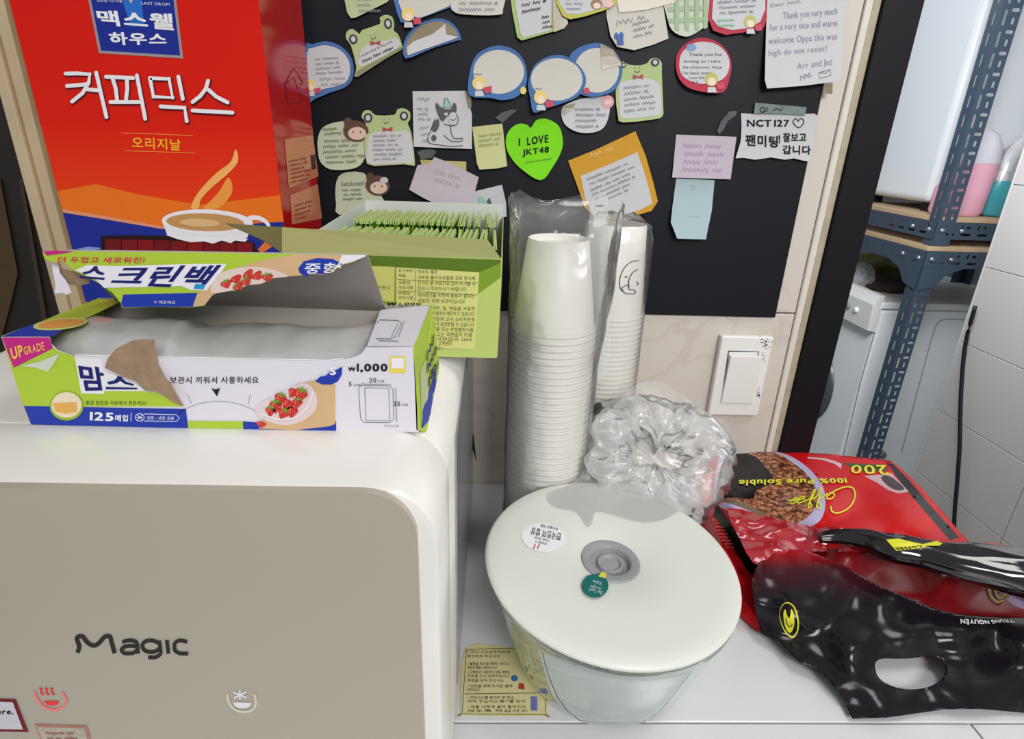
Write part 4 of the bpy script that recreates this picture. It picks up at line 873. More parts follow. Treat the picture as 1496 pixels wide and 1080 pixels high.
scribble(s, K5((720, 800), (870, 750), (735, 840)), 1, rgbm(236, 200, 130), o, 43, 1.4); scribble(s, K5((700, 935), (970, 830), (720, 985)), 2, pen, o, 44); scribble(s, K5((800, 960), (960, 890), (820, 1060)), 4, pen, o, 45); scribble(s, K5((720, 990), (800, 960), (750, 1060)), 3, pen, o, 46)
s, o = note('sticky_note', 'pinkish note pinned above the pale teal slip', K6((84, 590), (348, 600), (334, 700), (322, 786), (66, 778)), paper(208, 196, 210), lift=.003)
scribble(s, K6((110, 620), (310, 626), (105, 760)), 4, rgbm(180, 160, 186), o, 47)
s, o = note('paper_slip', 'pale teal crumpled slip of paper below the pinkish note', K6((84, 782), (252, 790), (240, 920), (214, 1050), (88, 1046), (60, 974), (68, 900)), paper(184, 208, 212), lift=.010, grp=None)
strokes(s, [spline(K6((80, 846), (130, 866), (200, 858)), 4), spline(K6((80, 920), (150, 950), (236, 940)), 4)], .8, paper(160, 186, 192), 'crease', o)
textr(s, 'TZ', K6, 142, 814, 170, 832, rgbm(150, 170, 176), o, name='handwriting', off=.0008)
s, o = note('torn_note', 'torn white note with thick black marker writing at the right edge of the board', K6((368, 496), (430, 500), (560, 502), (690, 498), (706, 510), (694, 570), (684, 640), (668, 708), (640, 704), (600, 694), (560, 700), (500, 690), (430, 700), (380, 692), (344, 694), (366, 620), (370, 560)), paper(214, 214, 216), lift=.004, grp=None)
mkr = rgbm(26, 26, 30, .7)
textr(s, 'NCT127', K6, 394, 524, 580, 556, mkr, o, bold=.034, name='lettering', off=.0009)
strokes(s, [spline(K6((620, 532), (608, 520), (596, 532), (604, 548), (622, 560), (640, 544), (642, 526), (628, 520), (620, 532)), 3)], 1.3, mkr, 'drawn_heart', o, .0009)
textr(s, '팬미팅', K6, 388, 588, 530, 640, mkr, o, bold=.034, name='lettering', off=.0009, slope=.06); textr(s, '!', K6, 533, 590, 540, 628, mkr, o, bold=.034, name='lettering', off=.0009)
textr(s, '잘보고', K6, 552, 582, 654, 622, mkr, o, bold=.034, name='lettering', off=.0009); textr(s, '갑니다', K6, 550, 636, 674, 676, mkr, o, bold=.034, name='lettering', off=.0009, slope=.02)
t1 = tag(decal(Sheet(100, 300, .0050, 0), K6((430, 450), (540, 460), (655, 470), (648, 506), (560, 500), (424, 498)), mat('patterned_tape', (140, 156, 150), .3, var=.3, scale=200), 'tape_strip', None, .0012, thick=.0002), 'patterned grey washi tape over the torn marker note', 'tape')
strokes(Sheet(100, 300, .0050, 0), [spline(K6((450, 480), (462, 470), (474, 480), (462, 492), (450, 480)), 3), spline(K6((510, 486), (524, 476), (540, 484), (552, 474)), 3), spline(K6((458, 494), (480, 486), (484, 470)), 3)], 1.2, mkr, 'tape_print', t1, .0016)
m_clear = mat('clear_tape', (110, 114, 116), .12, var=.3, scale=90)
tag(decal(Sheet(100, 300, .0042, .003), K6((262, 576), (280, 530), (318, 488), (350, 486), (345, 505), (310, 530), (290, 570), (272, 588)), m_clear, 'tape_scrap', None, .0008, thick=.0002), 'curled scrap of clear tape left of the torn marker note', 'tape')
tag(decal(Sheet(100, 300, .0042, .003), K4((1020, 620), (1060, 590), (1110, 576), (1136, 580), (1100, 610), (1060, 646)), m_clear, 'tape_scrap', None, .0008, thick=.0002), 'scrap of clear tape above the yellow sticky note', 'tape')
tag(decal(Sheet(100, 300, .0042, .003), K4((610, 800), (640, 788), (690, 784), (712, 796), (690, 830), (630, 840)), m_clear, 'tape_scrap', None, .0008, thick=.0002), 'scrap of clear tape under the bulldog drawing', 'tape')
tag(decal(Sheet(0, 300, .0042, .003), K6((738, 372), (770, 366), (768, 412), (738, 410)), m_tape, 'tape_scrap', None, .0050, thick=.0002), 'brown bit of tape under the long white letter', 'tape')
s, o = note('sticky_note', 'yellow sticky note mostly hidden behind the lavender note', K4((624, 840), (868, 850), (868, 910), (640, 880)), paper(206, 196, 130), lift=.001)
s, o = note('note', 'lavender crumpled note below the bulldog drawing', K4((612, 868), (676, 862), (700, 826), (780, 856), (934, 932), (900, 1060), (860, 1100), (700, 1070), (640, 1040), (568, 998)), paper(206, 196, 206), lift=.008, base=.0055)
scribble(s, K4((705, 878), (860, 925), (690, 960)), 2, rgbm(176, 164, 180), o, 49)
s, o = note('note', 'small white note with a green hat doodle behind the tea sachets', K4((900, 1010), (1056, 972), (1078, 1070), (1080, 1140), (880, 1140)), pw, lift=.003)
decal(s, K4((930, 1030), (955, 1038), (975, 1062), (968, 1082), (934, 1080)), rgbm(150, 200, 176), 'party_hat', o, .0010); decal(s, K4((975, 1060), (990, 1038), (1004, 1076), (990, 1082)), gk, 'dog_sketch', o, .0010)
s, o = note('note', 'pale green note with a brown bear face, just above the tea box', K4((180, 990), (196, 930), (240, 906), (330, 910), (380, 980), (440, 1060), (400, 1100), (200, 1130), (184, 1080)), paper(206, 216, 186), sm=2)
bear(s, o, 402, 976, .95); dot(s, o, K4, 436, 948, 22, 16, pw, off=.0016)
text(s, 'Sebalomet!', *K4((210, 956), (332, 950), (212, 980), (334, 976)), rgbm(80, 86, 70), o, name='handwriting', off=.0010); scribble(s, K4((210, 990), (330, 985), (220, 1060)), 3, rgbm(110, 120, 90), o, 51)
# ------------------------------------------------------------------ paper cups, upside down
m_cup = mat('white_paper_cup', (238, 236, 230), .45, var=.02, scale=80)
def cup_profile(R, rb, h):
    return [(0, h-.006), (rb-.0016, h-.006), (rb-.0012, h-.0004), (rb-.0004, h), (rb+.0002, h-.0006), (R-.0022, .0042), (R-.0008, .0040), (R, .0030), (R, .0016), (R-.001, .0004), (R-.0024, .0006), (R-.003, .0022), (rb-.0022, h-.008), (0, h-.008)]
def cup_stack(cx, cy, R, rb, h, ztop, pitch, lbl_top, lbl, grp, lean=0):
    n = int((ztop-h)/pitch)+1; base = None
    for i in range(n):
        z = ztop-h-i*pitch
        if z < .0005: break
        if base is None:
            o = base = bm_obj('paper_cup', lathe(cup_profile(R, rb, h), 56), m_cup, loc=(0, 0, 0), smooth=True)
            shade(o, 50); top = o
        else: o = base.copy(); COL.objects.link(o)
        o.location = (cx+lean*z, cy, z)
        tag(o, lbl_top if i == 0 else lbl, 'paper cup', grp)
    return top
c1 = cup_stack(.0545, -.133, .0400, .0268, .082, .3405, .00632, 'topmost upturned white paper cup of the near stack, in a cloudy clear sleeve', 'rim of an upturned white paper cup in the near stack', 'near stack of paper cups')
c2 = cup_stack(.1215, -.050, .0380, .0300, .0945, .3440, .0054, 'topmost cup of the far stack, printed with a round line doodle', 'rim of an upturned white paper cup in the far stack', 'far stack of paper cups', 0)
SK2 = Skin(c2, c2.location)
WL[c2.name] = Vector(c2.location)
dl = rgbm(70, 70, 74, .7)
strokes(SK2, [spline(D1((872, 434), (830, 444), (796, 478), (776, 530), (778, 580), (800, 604)), 4), spline(D1((868, 482), (840, 500), (822, 540), (824, 575)), 4), spline(D1((784, 582), (815, 562), (824, 586), (850, 590), (856, 606), (830, 610), (800, 604), (786, 584)), 4), spline(D1((862, 545), (870, 556), (864, 564)), 3)], 1.2, dl, 'line_doodle', c2, .0006)
decal(SK2, D1(ell(808, 520, 6, 4)), dl, 'line_doodle', c2, .0008)
# clear film
def film(key, opac=.16, tint=(.93, .94, .94), bump=.6, bs=60, rough=.12, edge=.5, ax=(1, 1, .35)):
    m = bpy.data.materials.new(key); m.use_nodes = True; n = m.node_tree.nodes; L = m.node_tree.links; n.clear()
    out = n.new('ShaderNodeOutputMaterial'); tr = n.new('ShaderNodeBsdfTransparent'); tr.inputs[0].default_value = (*tint, 1)
    pb = n.new('ShaderNodeBsdfPrincipled'); pb.inputs['Base Color'].default_value = (.86, .87, .87, 1); pb.inputs['Roughness'].default_value = rough
    pb.inputs['Specular IOR Level'].default_value = 1.0
    tc = n.new('ShaderNodeTexCoord'); mp = n.new('ShaderNodeMapping'); mp.inputs['Scale'].default_value = ax; L.new(tc.outputs['Object'], mp.inputs[0])
    nz = n.new('ShaderNodeTexNoise'); nz.inputs['Scale'].default_value = bs; nz.inputs['Detail'].default_value = 3; nz.inputs['Distortion'].default_value = .8; L.new(mp.outputs[0], nz.inputs['Vector'])
    bp = n.new('ShaderNodeBump'); bp.inputs['Strength'].default_value = bump; bp.inputs['Distance'].default_value = .004; L.new(nz.outputs['Fac'], bp.inputs['Height'])
    L.new(bp.outputs[0], pb.inputs['Normal'])
    gl = n.new('ShaderNodeBsdfGlossy'); gl.inputs['Roughness'].default_value = rough; L.new(bp.outputs[0], gl.inputs['Normal'])
    lw = n.new('ShaderNodeLayerWeight'); lw.inputs[0].default_value = .3; L.new(bp.outputs[0], lw.inputs['Normal'])
    mr = n.new('ShaderNodeMapRange'); mr.inputs[3].default_value = opac; mr.inputs[4].default_value = opac+edge; L.new(lw.outputs['Facing'], mr.inputs[0])
    mx = n.new('ShaderNodeMixShader'); L.new(mr.outputs[0], mx.inputs[0]); L.new(tr.outputs[0], mx.inputs[1]); L.new(pb.outputs[0], mx.inputs[2])
    fz = n.new('ShaderNodeFresnel'); fz.inputs[0].default_value = 1.32; L.new(bp.outputs[0], fz.inputs['Normal'])
    m2 = n.new('ShaderNodeMixShader'); L.new(fz.outputs[0], m2.inputs[0]); L.new(mx.outputs[0], m2.inputs[1]); L.new(gl.outputs[0], m2.inputs[2])
    L.new(m2.outputs[0], out.inputs[0]); return m
m_f1 = film('cloudy_sleeve_film', .07, tint=(.98,.98,.98), bump=.5, bs=30, edge=.22); m_f2 = film('tight_film', .03, tint=(.98,.98,.98), bump=.4, bs=40, edge=.15); m_f4 = film('thin_bag_film', .16, tint=(.99,.99,.99), bump=.3, bs=22, rough=.2, edge=.25, ax=(1, 1, 1)); m_f3 = film('crumpled_bag_film', .20, tint=(.98,.98,.98), bump=.25, bs=22, rough=.3, edge=.3, ax=(1, 1, 1))
def sleeve(name, rows, m, n=96, amp=.0012, seed=0, closed=False):
    V = []; Fc = []
    for j, (z, cx, cy, rx, ry, p, a) in enumerate(rows):
        for i in range(n):
            t = 2*math.pi*i/n; c, s = math.cos(t), math.sin(t)
            x = rx*math.copysign(abs(c)**(2/p), c); y = ry*math.copysign(abs(s)**(2/p), s)
            q = Vector((c*2.2, s*2.2, z*16+seed)); d = noise.noise(q)*1.3+(1-abs(noise.noise(q*2.1+Vector((0, 0, z*20)))))*.9-.5
            k = 1+a*d/max(rx, ry); V.append((cx+x*k, cy+y*k, z + (0 if j < len(rows)-1 else noise.noise(q*1.2)*.006*(a/.001))))
    for j in range(len(rows)-1):
        for i in range(n): Fc.append((j*n+i, j*n+(i+1) % n, (j+1)*n+(i+1) % n, (j+1)*n+i))
    if closed: Fc.append(tuple(range((len(rows)-1)*n, len(rows)*n)))
    return mesh_obj(name, V, Fc, m, None, (rows[0][1], rows[0][2], 0.0006), True)
def interp_rows(keys, nz):
    out = []; K = sorted(keys)
    for i in range(nz+1):
        z = K[0][0]+(K[-1][0]-K[0][0])*i/nz
        for a, b in zip(K, K[1:]):
            if a[0] <= z <= b[0]+1e-9:
                t = (z-a[0])/(b[0]-a[0]); t = t*t*(3-2*t); out.append(tuple([z]+[a[k]+(b[k]-a[k])*t for k in range(1, 7)])); break
    return out
tag(sleeve('plastic_sleeve', interp_rows([(.0008, .0545, -.133, .0424, .0424, 2, .0006), (.22, .0560, -.133, .0432, .0425, 2, .0010), (.262, .0580, -.133, .0450, .0428, 2, .0014), (.30, .0600, -.133, .0462, .0400, 2.2, .0022), (.345, .0600, -.133, .0470, .0310, 2.6, .0026), (.374, .0600, -.133, .0495, .0150, 3.2, .0022)], 110), m_f1, seed=2),
    'tall cloudy plastic sleeve around the near stack of cups, open at the top', 'plastic bag')
tag(sleeve('plastic_sleeve', interp_rows([(.0008, .1215, -.050, .0386, .0386, 2, .0003), (.25, .1215, -.050, .0388, .0388, 2, .0004), (.325, .1215, -.050, .0384, .0384, 2, .0009), (.343, .1215, -.050, .0345, .0345, 2, .0014), (.352, .1215, -.050, .022, .022, 2, .001)], 80), m_f2, seed=9, closed=True),
    'tight clear plastic sleeve around the far stack of cups', 'plastic bag')
m_fs = film('film_flange', .30, tint=(.98,.98,.98), bump=.4, bs=24, rough=.2, edge=.2)
fl_ = decal(PY(-.128), spline([(862, 300), (876, 286), (888, 290), (888, 420), (892, 500), (884, 548), (872, 552), (866, 470), (862, 380)], 3, True), m_fs, 'plastic_flange', None, 0, step=8)
tag(fl_, 'loose cloudy fold of the near sleeve hanging between the two cup stacks', 'plastic bag')

# ------------------------------------------------------------------ glass bowl with white lid
LC = Vector((.0974, -.272, .11)); LN = Vector((.0513, -.0484, 1)).normalized(); LR = .1015
Q = LN.to_track_quat('Z', 'Y').to_matrix().to_4x4()
gb = thing('glass_bowl', 'round glass bowl closed with a white lid on the worktop', 'bowl', (.0974, -.272, 0))
m = bpy.data.materials.new('clear_glass'); m.use_nodes = True; n = m.node_tree.nodes; L = m.node_tree.links; n.clear()
out = n.new('ShaderNodeOutputMaterial'); tr = n.new('ShaderNodeBsdfTransparent'); tr.inputs[0].default_value = (.93, .96, .94, 1)
gg_ = n.new('ShaderNodeBsdfGlass'); gg_.inputs['IOR'].default_value = 1.42; gg_.inputs['Roughness'].default_value = 0; gg_.inputs[0].default_value = (.93, .97, .95, 1)
mx = n.new('ShaderNodeMixShader'); mx.inputs[0].default_value = .6; L.new(tr.outputs[0], mx.inputs[1]); L.new(gg_.outputs[0], mx.inputs[2]); L.new(mx.outputs[0], out.inputs[0])
m_glass = m
bc = Vector((.0974, -.2745, 0)); zt_ = .0985
prof = [(0, .0006), (.058, .0006), (.064, .002), (.067, .006)]+[(.067+(.0965-.067)*(t**.8), .006+(zt_-.006)*t) for t in (.15, .3, .45, .6, .75, .9, 1)]+[(.0985, zt_+.002), (.0975, zt_+.0035), (.0945, zt_+.003), (.0925, zt_-.002)]+[(.0635+(.0925-.0635)*(t**.8), .009+(zt_-.009)*t) for t in (.85, .7, .55, .4, .25, .1)]+[(.058, .0085), (0, .008)]
bm = lathe(prof, 96)
for v in bm.verts:      # rim follows the slightly tilted lid
    k = max(0, v.co.z-.02)/.08; v.co.z -= k*(LN.x*v.co.x+LN.y*v.co.y)*.98; v.co += bc
shade(bm_obj('bowl', bm, m_glass, gb), 60)
m_lid = mat('matt_white_lid', (218, 221, 213), .42, var=.01); m_gas = mat('grey_silicone', (150, 152, 156), .45, var=.04)
def on_lid(prof, n=96, ctr=None):
    bm = lathe(prof, n, Q); c = ctr if ctr is not None else LC
    for v in bm.verts: v.co += c
    return bm
VC = Plane(LC, LN).at(892, 820)
# lid top with a round hole for the valve (hole centred close to the lid's centre)
hv = Q.inverted() @ (VC-LC)
r_o, r_h = LR, .0205
bm = bmesh.new(); nn = 96; rings = []
def ring(r, z, cx=0, cy=0): return [bm.verts.new((cx+r*math.cos(2*math.pi*i/nn), cy+r*math.sin(2*math.pi*i/nn), z)) for i in range(nn)]
rings = [ring(r_h, -.006, hv.x, hv.y), ring(r_h, -.0004, hv.x, hv.y), ring(r_h+.0006, 0, hv.x, hv.y), ring(.06, 0), ring(.088, .0001), ring(LR-.0035, -.0003), ring(LR-.0012, -.0012), ring(LR, -.003), ring(LR-.0004, -.0052), ring(LR-.002, -.0064), ring(.088, -.0066)]
for a, b in zip(rings, rings[1:]):
    for i in range(nn): bm.faces.new((a[i], b[i], b[(i+1) % nn], a[(i+1) % nn]))
bm.faces.new(rings[-1])
for v in bm.verts: v.co = Q @ v.co + LC
lid_ = shade(bm_obj('lid', bm, m_lid, gb), 40)
lab(shade(bm_obj('gasket', on_lid([(.088, -.0066), (.0945, -.0068), (.0945, -.0105), (.088, -.0105)]), mat('dark_gasket', (70, 74, 72), .5), lid_), 40), 'dark seal ring under the lid')
lab(shade(bm_obj('valve', on_lid([(.0205, -.0015), (.0235, .0004), (.0228, .0014), (.0170, .0014), (.0160, .0006), (.0150, -.0044), (.0112, -.0046), (.0100, -.0016), (.0088, -.0014), (.0074, -.0034), (.0050, -.0036), (.0030, -.0030), (0, -.0030)], 64, VC), m_gas, lid_), 50), 'grey silicone valve in the lid')
LP = Plane(LC, LN)
st1 = tag(decal(LP, D3(ell(362, 285, 88, 57, 8)), rgbm(238, 238, 242, .4), 'round_sticker', None, .0006, thick=.0003), 'round white sticker with upside-down black hangul on the bowl lid', 'sticker')
def flip(surf, s, c, x0, y0, x1, y1, m, par, rot=0, **k):      # reads upside down
    cx, cy = (x0+x1)/2, (y0+y1)/2; r = math.radians(rot); P = []
    for a, b in ((x1, y1), (x0, y1), (x1, y0), (x0, y0)):
        dx, dy = a-cx, b-cy; P.append((cx+dx*math.cos(r)-dy*math.sin(r), cy+dx*math.sin(r)+dy*math.cos(r)))
    return text(surf, s, *c(P), m, par, **k)
flip(LP, '한국인의 밥상', D3, 312, 256, 432, 286, m_ink, st1, 12, off=.0009, bold=.014)
flip(LP, '특허출원 제품', D3, 350, 238, 420, 250, m_ink, st1, 12, off=.0009)
flip(LP, '가마솥 냄비밥', D3, 326, 286, 388, 296, m_ink, st1, 12, off=.0009); flip(LP, '전용용기', D3, 330, 300, 376, 310, m_ink, st1, 12, off=.0009)
strokes(LP, [D3((322, 330), (330, 310)), D3((338, 330), (346, 310))], 1.6, rgbm(200, 50, 50), 'printed_mark', st1, .0009)
st2 = tag(decal(LP, D3(ell(566, 474, 52, 48, 0, 28, -55, 235)+[(592, 424)]), rgbm(22, 104, 100, .4), 'drop_sticker', None, .0022, thick=.0003), 'teal drop shaped sticker beside the valve of the bowl lid', 'sticker')
decal(LP, D3((592, 420), (612, 426), (606, 446), (578, 438)), rgbm(214, 206, 70, .4), 'yellow_tip', st2, .0026)
tw = rgbm(200, 224, 220)
flip(LP, 'One Touch', D3, 540, 490, 596, 504, tw, st2, 14, off=.0026); flip(LP, 'Airtight', D3, 546, 474, 590, 488, tw, st2, 14, off=.0026); flip(LP, 'Valve', D3, 556, 456, 592, 470, tw, st2, 14, off=.0026)

# ------------------------------------------------------------------ crumpled clear bag on the lid
def ridged(p): return 1-abs(noise.noise(p))*2
V = []; Fc = []; nu, nv = 120, 56
c0 = hit(955, 668, 1, -.150); Uax = rt.copy(); Vax = (Vector((0, 0, 1))*.8+Vector((0, .6, 0))).normalized(); Nax = Uax.cross(Vax).normalized()*-1
for i in range(nu):
    a = 2*math.pi*i/nu
    for k in range(nv):
        b = 2*math.pi*k/nv
        R0 = .041+.007*math.cos(a*2+.6)+.007*noise.noise(Vector((math.cos(a)*2, math.sin(a)*2, 8))); r1 = .020+.006*noise.noise(Vector((math.cos(a)*1.5, math.sin(a)*1.5, 3)))
        q = Vector((math.cos(a)*1.6, math.sin(a)*1.6, b*.55)); q += Vector((noise.noise(q*1.3), noise.noise(q*1.3+Vector((9, 0, 0))), noise.noise(q*1.3+Vector((0, 9, 0)))))*1.1; w = ridged(q*1.1)*.010+ridged(q*2.3+Vector((4, 1, 0)))*.002-.004
        rr_ = r1+w; px_ = (R0+rr_*math.cos(b)*1.05)*math.cos(a)*1.12; pv = (R0+rr_*math.cos(b)*1.05)*math.sin(a)*1.0; pn = rr_*math.sin(b)*.9
        V.append(c0+Uax*px_+Vax*pv+Nax*pn)
for i in range(nu):
    for k in range(nv): Fc.append((i*nv+k, ((i+1) % nu)*nv+k, ((i+1) % nu)*nv+(k+1) % nv, i*nv+(k+1) % nv))
# inner membrane
b0 = len(V); mg = 26
for i in range(mg):
    for k in range(mg):
        x = (i/(mg-1)-.5)*.085; y = (k/(mg-1)-.5)*.085; q = Vector((x*30, y*30, 2)); V.append(c0+Uax*x+Vax*y-Nax*(.008-ridged(q)*.012))
for i in range(mg-1):
    for k in range(mg-1): Fc.append((b0+i*mg+k, b0+i*mg+mg+k, b0+i*mg+mg+k+1, b0+i*mg+k+1))
pb_ = mesh_obj('crumpled_plastic_bag', V, Fc, m_f3, None, (c0.x, c0.y, .11), True)
tag(pb_, 'crumpled clear plastic bag bunched up behind and over the bowl lid', 'plastic bag')
class Drape:
    def __init__(s, o, n, amp, sc, seed, floor=None): s.p = Plane(o, n); s.a, s.sc, s.sd, s.f = amp, sc, seed, floor
    def at(s, x, y, off=0):
        w = s.p.at(x, y, 0); w = s.p.at(x, y, off+ridged(w*s.sc+Vector((s.sd, 0, 0)))*s.a)
        if s.f:
            h = s.f.at(x, y, .001)
            if (h-EYE).length < (w-EYE).length: w = h
        return w
sk_ = [(845, 700), (800, 722), (812, 742), (842, 748), (858, 770), (866, 764), (872, 748), (900, 754), (940, 764), (975, 758), (1000, 742), (1030, 735), (1040, 700), (1030, 650), (960, 640), (880, 640)]
decal(Drape(hit(920, 720, 1, -.175), (0, -1, .9), .004, 42, 3, LP), spline(sk_, 3, True), m_f4, 'bag_skirt_shadow', pb_, 0, step=5, smooth=True)  # thin film edge; its grey mostly stands in for the bag's shadow on the lid
wg = [(990, 600), (1024, 612), (1060, 614), (1064, 640), (1052, 690), (1036, 740), (1012, 762), (1000, 735), (1010, 690), (996, 650)]
decal(Drape(hit(1030, 690, 1, -.155), (-.3, -1, .1), .005, 36, 8), spline(wg, 3, True), m_f4, 'bag_corner', pb_, 0, step=5, smooth=True)
sd = [(866, 620), (890, 600), (930, 562), (965, 558), (1000, 580), (1030, 606), (1040, 640), (1000, 640), (930, 640), (880, 660)]
decal(Drape(hit(950, 600, 1, -.135), (0, -1, .1), .006, 40, 5), spline(sd, 3, True), m_f3, 'bag_peak', pb_, 0, step=5, smooth=True)

# ------------------------------------------------------------------ coffee pouch
class Field:      # surface of the soft pouch: height above the worktop, interpolated between measured spots
    def __init__(s, pts, wr=.002, seed=0, sc=14): s.sc = sc; s.P = np.array([p[:2] for p in pts], float); s.h = np.array([p[2] for p in pts]); s.w = wr; s.sd = seed
    def z(s, x, y):
        d = ((s.P[:, 0]-x)**2+(s.P[:, 1]-y)**2)+700; w = 1/d**2; return float((w*s.h).sum()/w.sum())
    def at(s, x, y, off=0):
        z = s.z(x, y); p = hit(x, y, 2, z); q = Vector((p.x*s.sc*.8, p.y*s.sc*1.3, s.sd))
        z += s.w*(ridged(q)*1.0+ridged(q*2.6+Vector((3, 3, 0)))*.16+noise.noise(q*.7)-.5)
        return hit(x, y, 2, max(z, .0012)+off)
m_pr = mat('red_pouch_film', (204, 14, 18), .28, var=.05, scale=20, spec=.22); m_pk = mat('black_pouch_film', (14, 13, 17), .25, var=.1, scale=20, spec=.3)
def fade(key, y_red, y_blk, rough=.16):
    m = mat(key, (190, 18, 24), rough, var=0, coat=.05, spec=.3); n = m.node_tree.nodes; L = m.node_tree.links; b = n['Principled BSDF']
    tc = n.new('ShaderNodeTexCoord'); sp = n.new('ShaderNodeSeparateXYZ'); L.new(tc.outputs['Object'], sp.inputs[0])
    nz = n.new('ShaderNodeTexNoise'); nz.inputs['Scale'].default_value = 12; L.new(tc.outputs['Object'], nz.inputs[0])
    ad = n.new('ShaderNodeMath'); ad.operation = 'MULTIPLY_ADD'; ad.inputs[1].default_value = .012; L.new(nz.outputs[0], ad.inputs[0]); L.new(sp.outputs['Y'], ad.inputs[2])
    mr = n.new('ShaderNodeMapRange'); mr.inputs[1].default_value = y_blk; mr.inputs[2].default_value = y_red; L.new(ad.outputs[0], mr.inputs[0])
    cr = n.new('ShaderNodeValToRGB'); L.new(mr.outputs[0], cr.inputs[0]); e = cr.color_ramp.elements; e[0].color = S(24, 20, 26); e[1].color = S(196, 22, 30); k = e.new(.45); k.color = S(66, 18, 28)
    L.new(cr.outputs[0], b.inputs['Base Color']); return m
PC = (.40, -.18, 0)
PA = Field([(1045, 665, .050), (1140, 660, .055), (1300, 672, .056), (1410, 785, .050), (1070, 720, .052), (1200, 720, .058), (1330, 730, .056), (1100, 770, .046), (1250, 780, .052), (1400, 800, .046), (1040, 745, .030), (1075, 800, .026), (1110, 860, .018), (1160, 820, .034), (1300, 850, .030), (1450, 880, .026), (1560, 900, .022), (1300, 910, .014), (1450, 950, .008), (1560, 960, .008), (1150, 900, .010)], .0014, 1)
pou = thing('coffee_pouch', 'large glossy red and black coffee pouch with a carry hole, slumped on the worktop', 'coffee pouch', PC)
pa = [(1020, 690), (1046, 667), (1075, 661), (1140, 659), (1215, 664), (1300, 673), (1316, 684), (1345, 712), (1375, 745), (1400, 775), (1420, 796), (1470, 806), (1560, 840), (1600, 900), (1580, 960), (1400, 940), (1300, 930), (1200, 920), (1110, 905), (1086, 880), (1070, 830), (1048, 780), (1030, 740)]
m_gr = mat('printed_coffee_grounds', (150, 92, 60), .3, var=.05, coat=.1)
n = m_gr.node_tree.nodes; L = m_gr.node_tree.links; tc = n.new('ShaderNodeTexCoord'); nz = n.new('ShaderNodeTexNoise'); nz.inputs['Scale'].default_value = 190; nz.inputs['Detail'].default_value = 6; nz.inputs['Roughness'].default_value = .7
L.new(tc.outputs['Object'], nz.inputs[0]); cr = n.new('ShaderNodeValToRGB'); L.new(nz.outputs[0], cr.inputs[0]); e = cr.color_ramp.elements
e[0].position = .40; e[0].color = S(44, 24, 18); e[1].position = .62; e[1].color = S(206, 150, 110); k = e.new(.5); k.color = S(134, 74, 46)
L.new(cr.outputs[0], n['Principled BSDF'].inputs['Base Color'])
lil = rgbm(186, 180, 214, .25); yel = rgbm(226, 224, 60, .3)
layers = [
 ([(1165, 808), (1290, 792), (1400, 820), (1500, 850), (1560, 870), (1570, 930), (1480, 925), (1400, 925), (1300, 880), (1210, 840)], mat('maroon_film', (128, 20, 26), .25, var=.15, scale=14, spec=.35), 'maroon_area'),
 (spline(E3((232, 478), (260, 200), (330, 108), (560, 100), (760, 116), (900, 180), (1010, 270), (1090, 380), (1112, 500), (1090, 620), (1010, 694), (860, 722), (720, 712), (560, 660), (400, 595), (270, 540)), 3, True), lil, 'printed_cup_rim'),
 (spline(E3((250, 470), (290, 220), (400, 122), (560, 110), (720, 118), (860, 200), (970, 290), (1040, 400), (1050, 500), (1000, 600), (900, 668), (760, 684), (640, 640), (500, 570), (370, 520)), 3, True), m_gr, 'printed_coffee'),
 (spline(E3((248, 476), (270, 300), (340, 124), (450, 112), (560, 150), (640, 230), (700, 320), (640, 380), (560, 420), (540, 480), (400, 470), (290, 480)), 3, True), m_pk, 'printed_black_area'),
 (spline(E3((262, 484), (400, 492), (560, 556), (690, 640), (640, 632), (480, 560), (340, 508)), 3, True), rgbm(120, 104, 84, .3), 'printed_spoon', 'brown spoon edge print'),
 (E3((205, 500), (240, 490), (330, 620), (440, 800), (560, 990), (620, 1080), (520, 1080), (400, 900), (300, 720), (190, 560)), m_pk, 'black_side_band'),
 (D7((530, 168), (590, 180), (700, 290), (860, 480), (1050, 690), (1010, 700), (985, 712), (820, 520), (700, 380), (600, 250), (570, 200)), m_pk, 'black_side_band'),
 (D7((0, 132), (110, 140), (190, 160), (235, 180), (230, 214), (190, 180), (100, 150), (0, 142)), rgbm(206, 186, 196, .3), 'pale_print'),
 (D7((240, 172), (420, 180), (528, 182), (560, 228), (400, 236), (260, 190)), rgbm(70, 76, 40, .3), 'dark_print'),
 (D7((390, 262), (540, 250), (575, 240), (700, 372), (628, 384), (560, 362), (480, 310)), rgbm(206, 172, 176, .3), 'printed_petals'),
 (spline(D7((505, 275), (560, 262), (620, 300), (670, 352), (620, 362), (560, 336)), 3, True), mat('printed_beans', (86, 50, 70), .3, var=.4, scale=200), 'printed_beans'),
 (E3((150, 640), (190, 600), (430, 1000), (470, 1080), (430, 1080), (330, 880)), rgbm(150, 16, 28, .2), 'dark_red_seam'),
 (spline(E5((636, 318), (762, 330), (740, 360), (720, 412), (690, 400), (650, 350)), 2, True), rgbm(60, 22, 28, .2), 'dark_print'),
 (E5((828, 362), (900, 380), (900, 460), (828, 440), (780, 420), (745, 390), (790, 355)), rgbm(150, 130, 170, .2), 'lilac_print'),
]
obs, SB = regions(PA, pa, ('pouch_body', m_pr), layers, 6, pou, .0012)
text(SB, '200', *D7((566, 262), (292, 250), (540, 192), (300, 192)), yel, pou, bold=.014, off=.0012)
text(SB, '100% Pure Soluble', *E3((1282, 362), (424, 386), (1270, 322), (430, 338)), yel, pou, bold=.034, off=.0014)
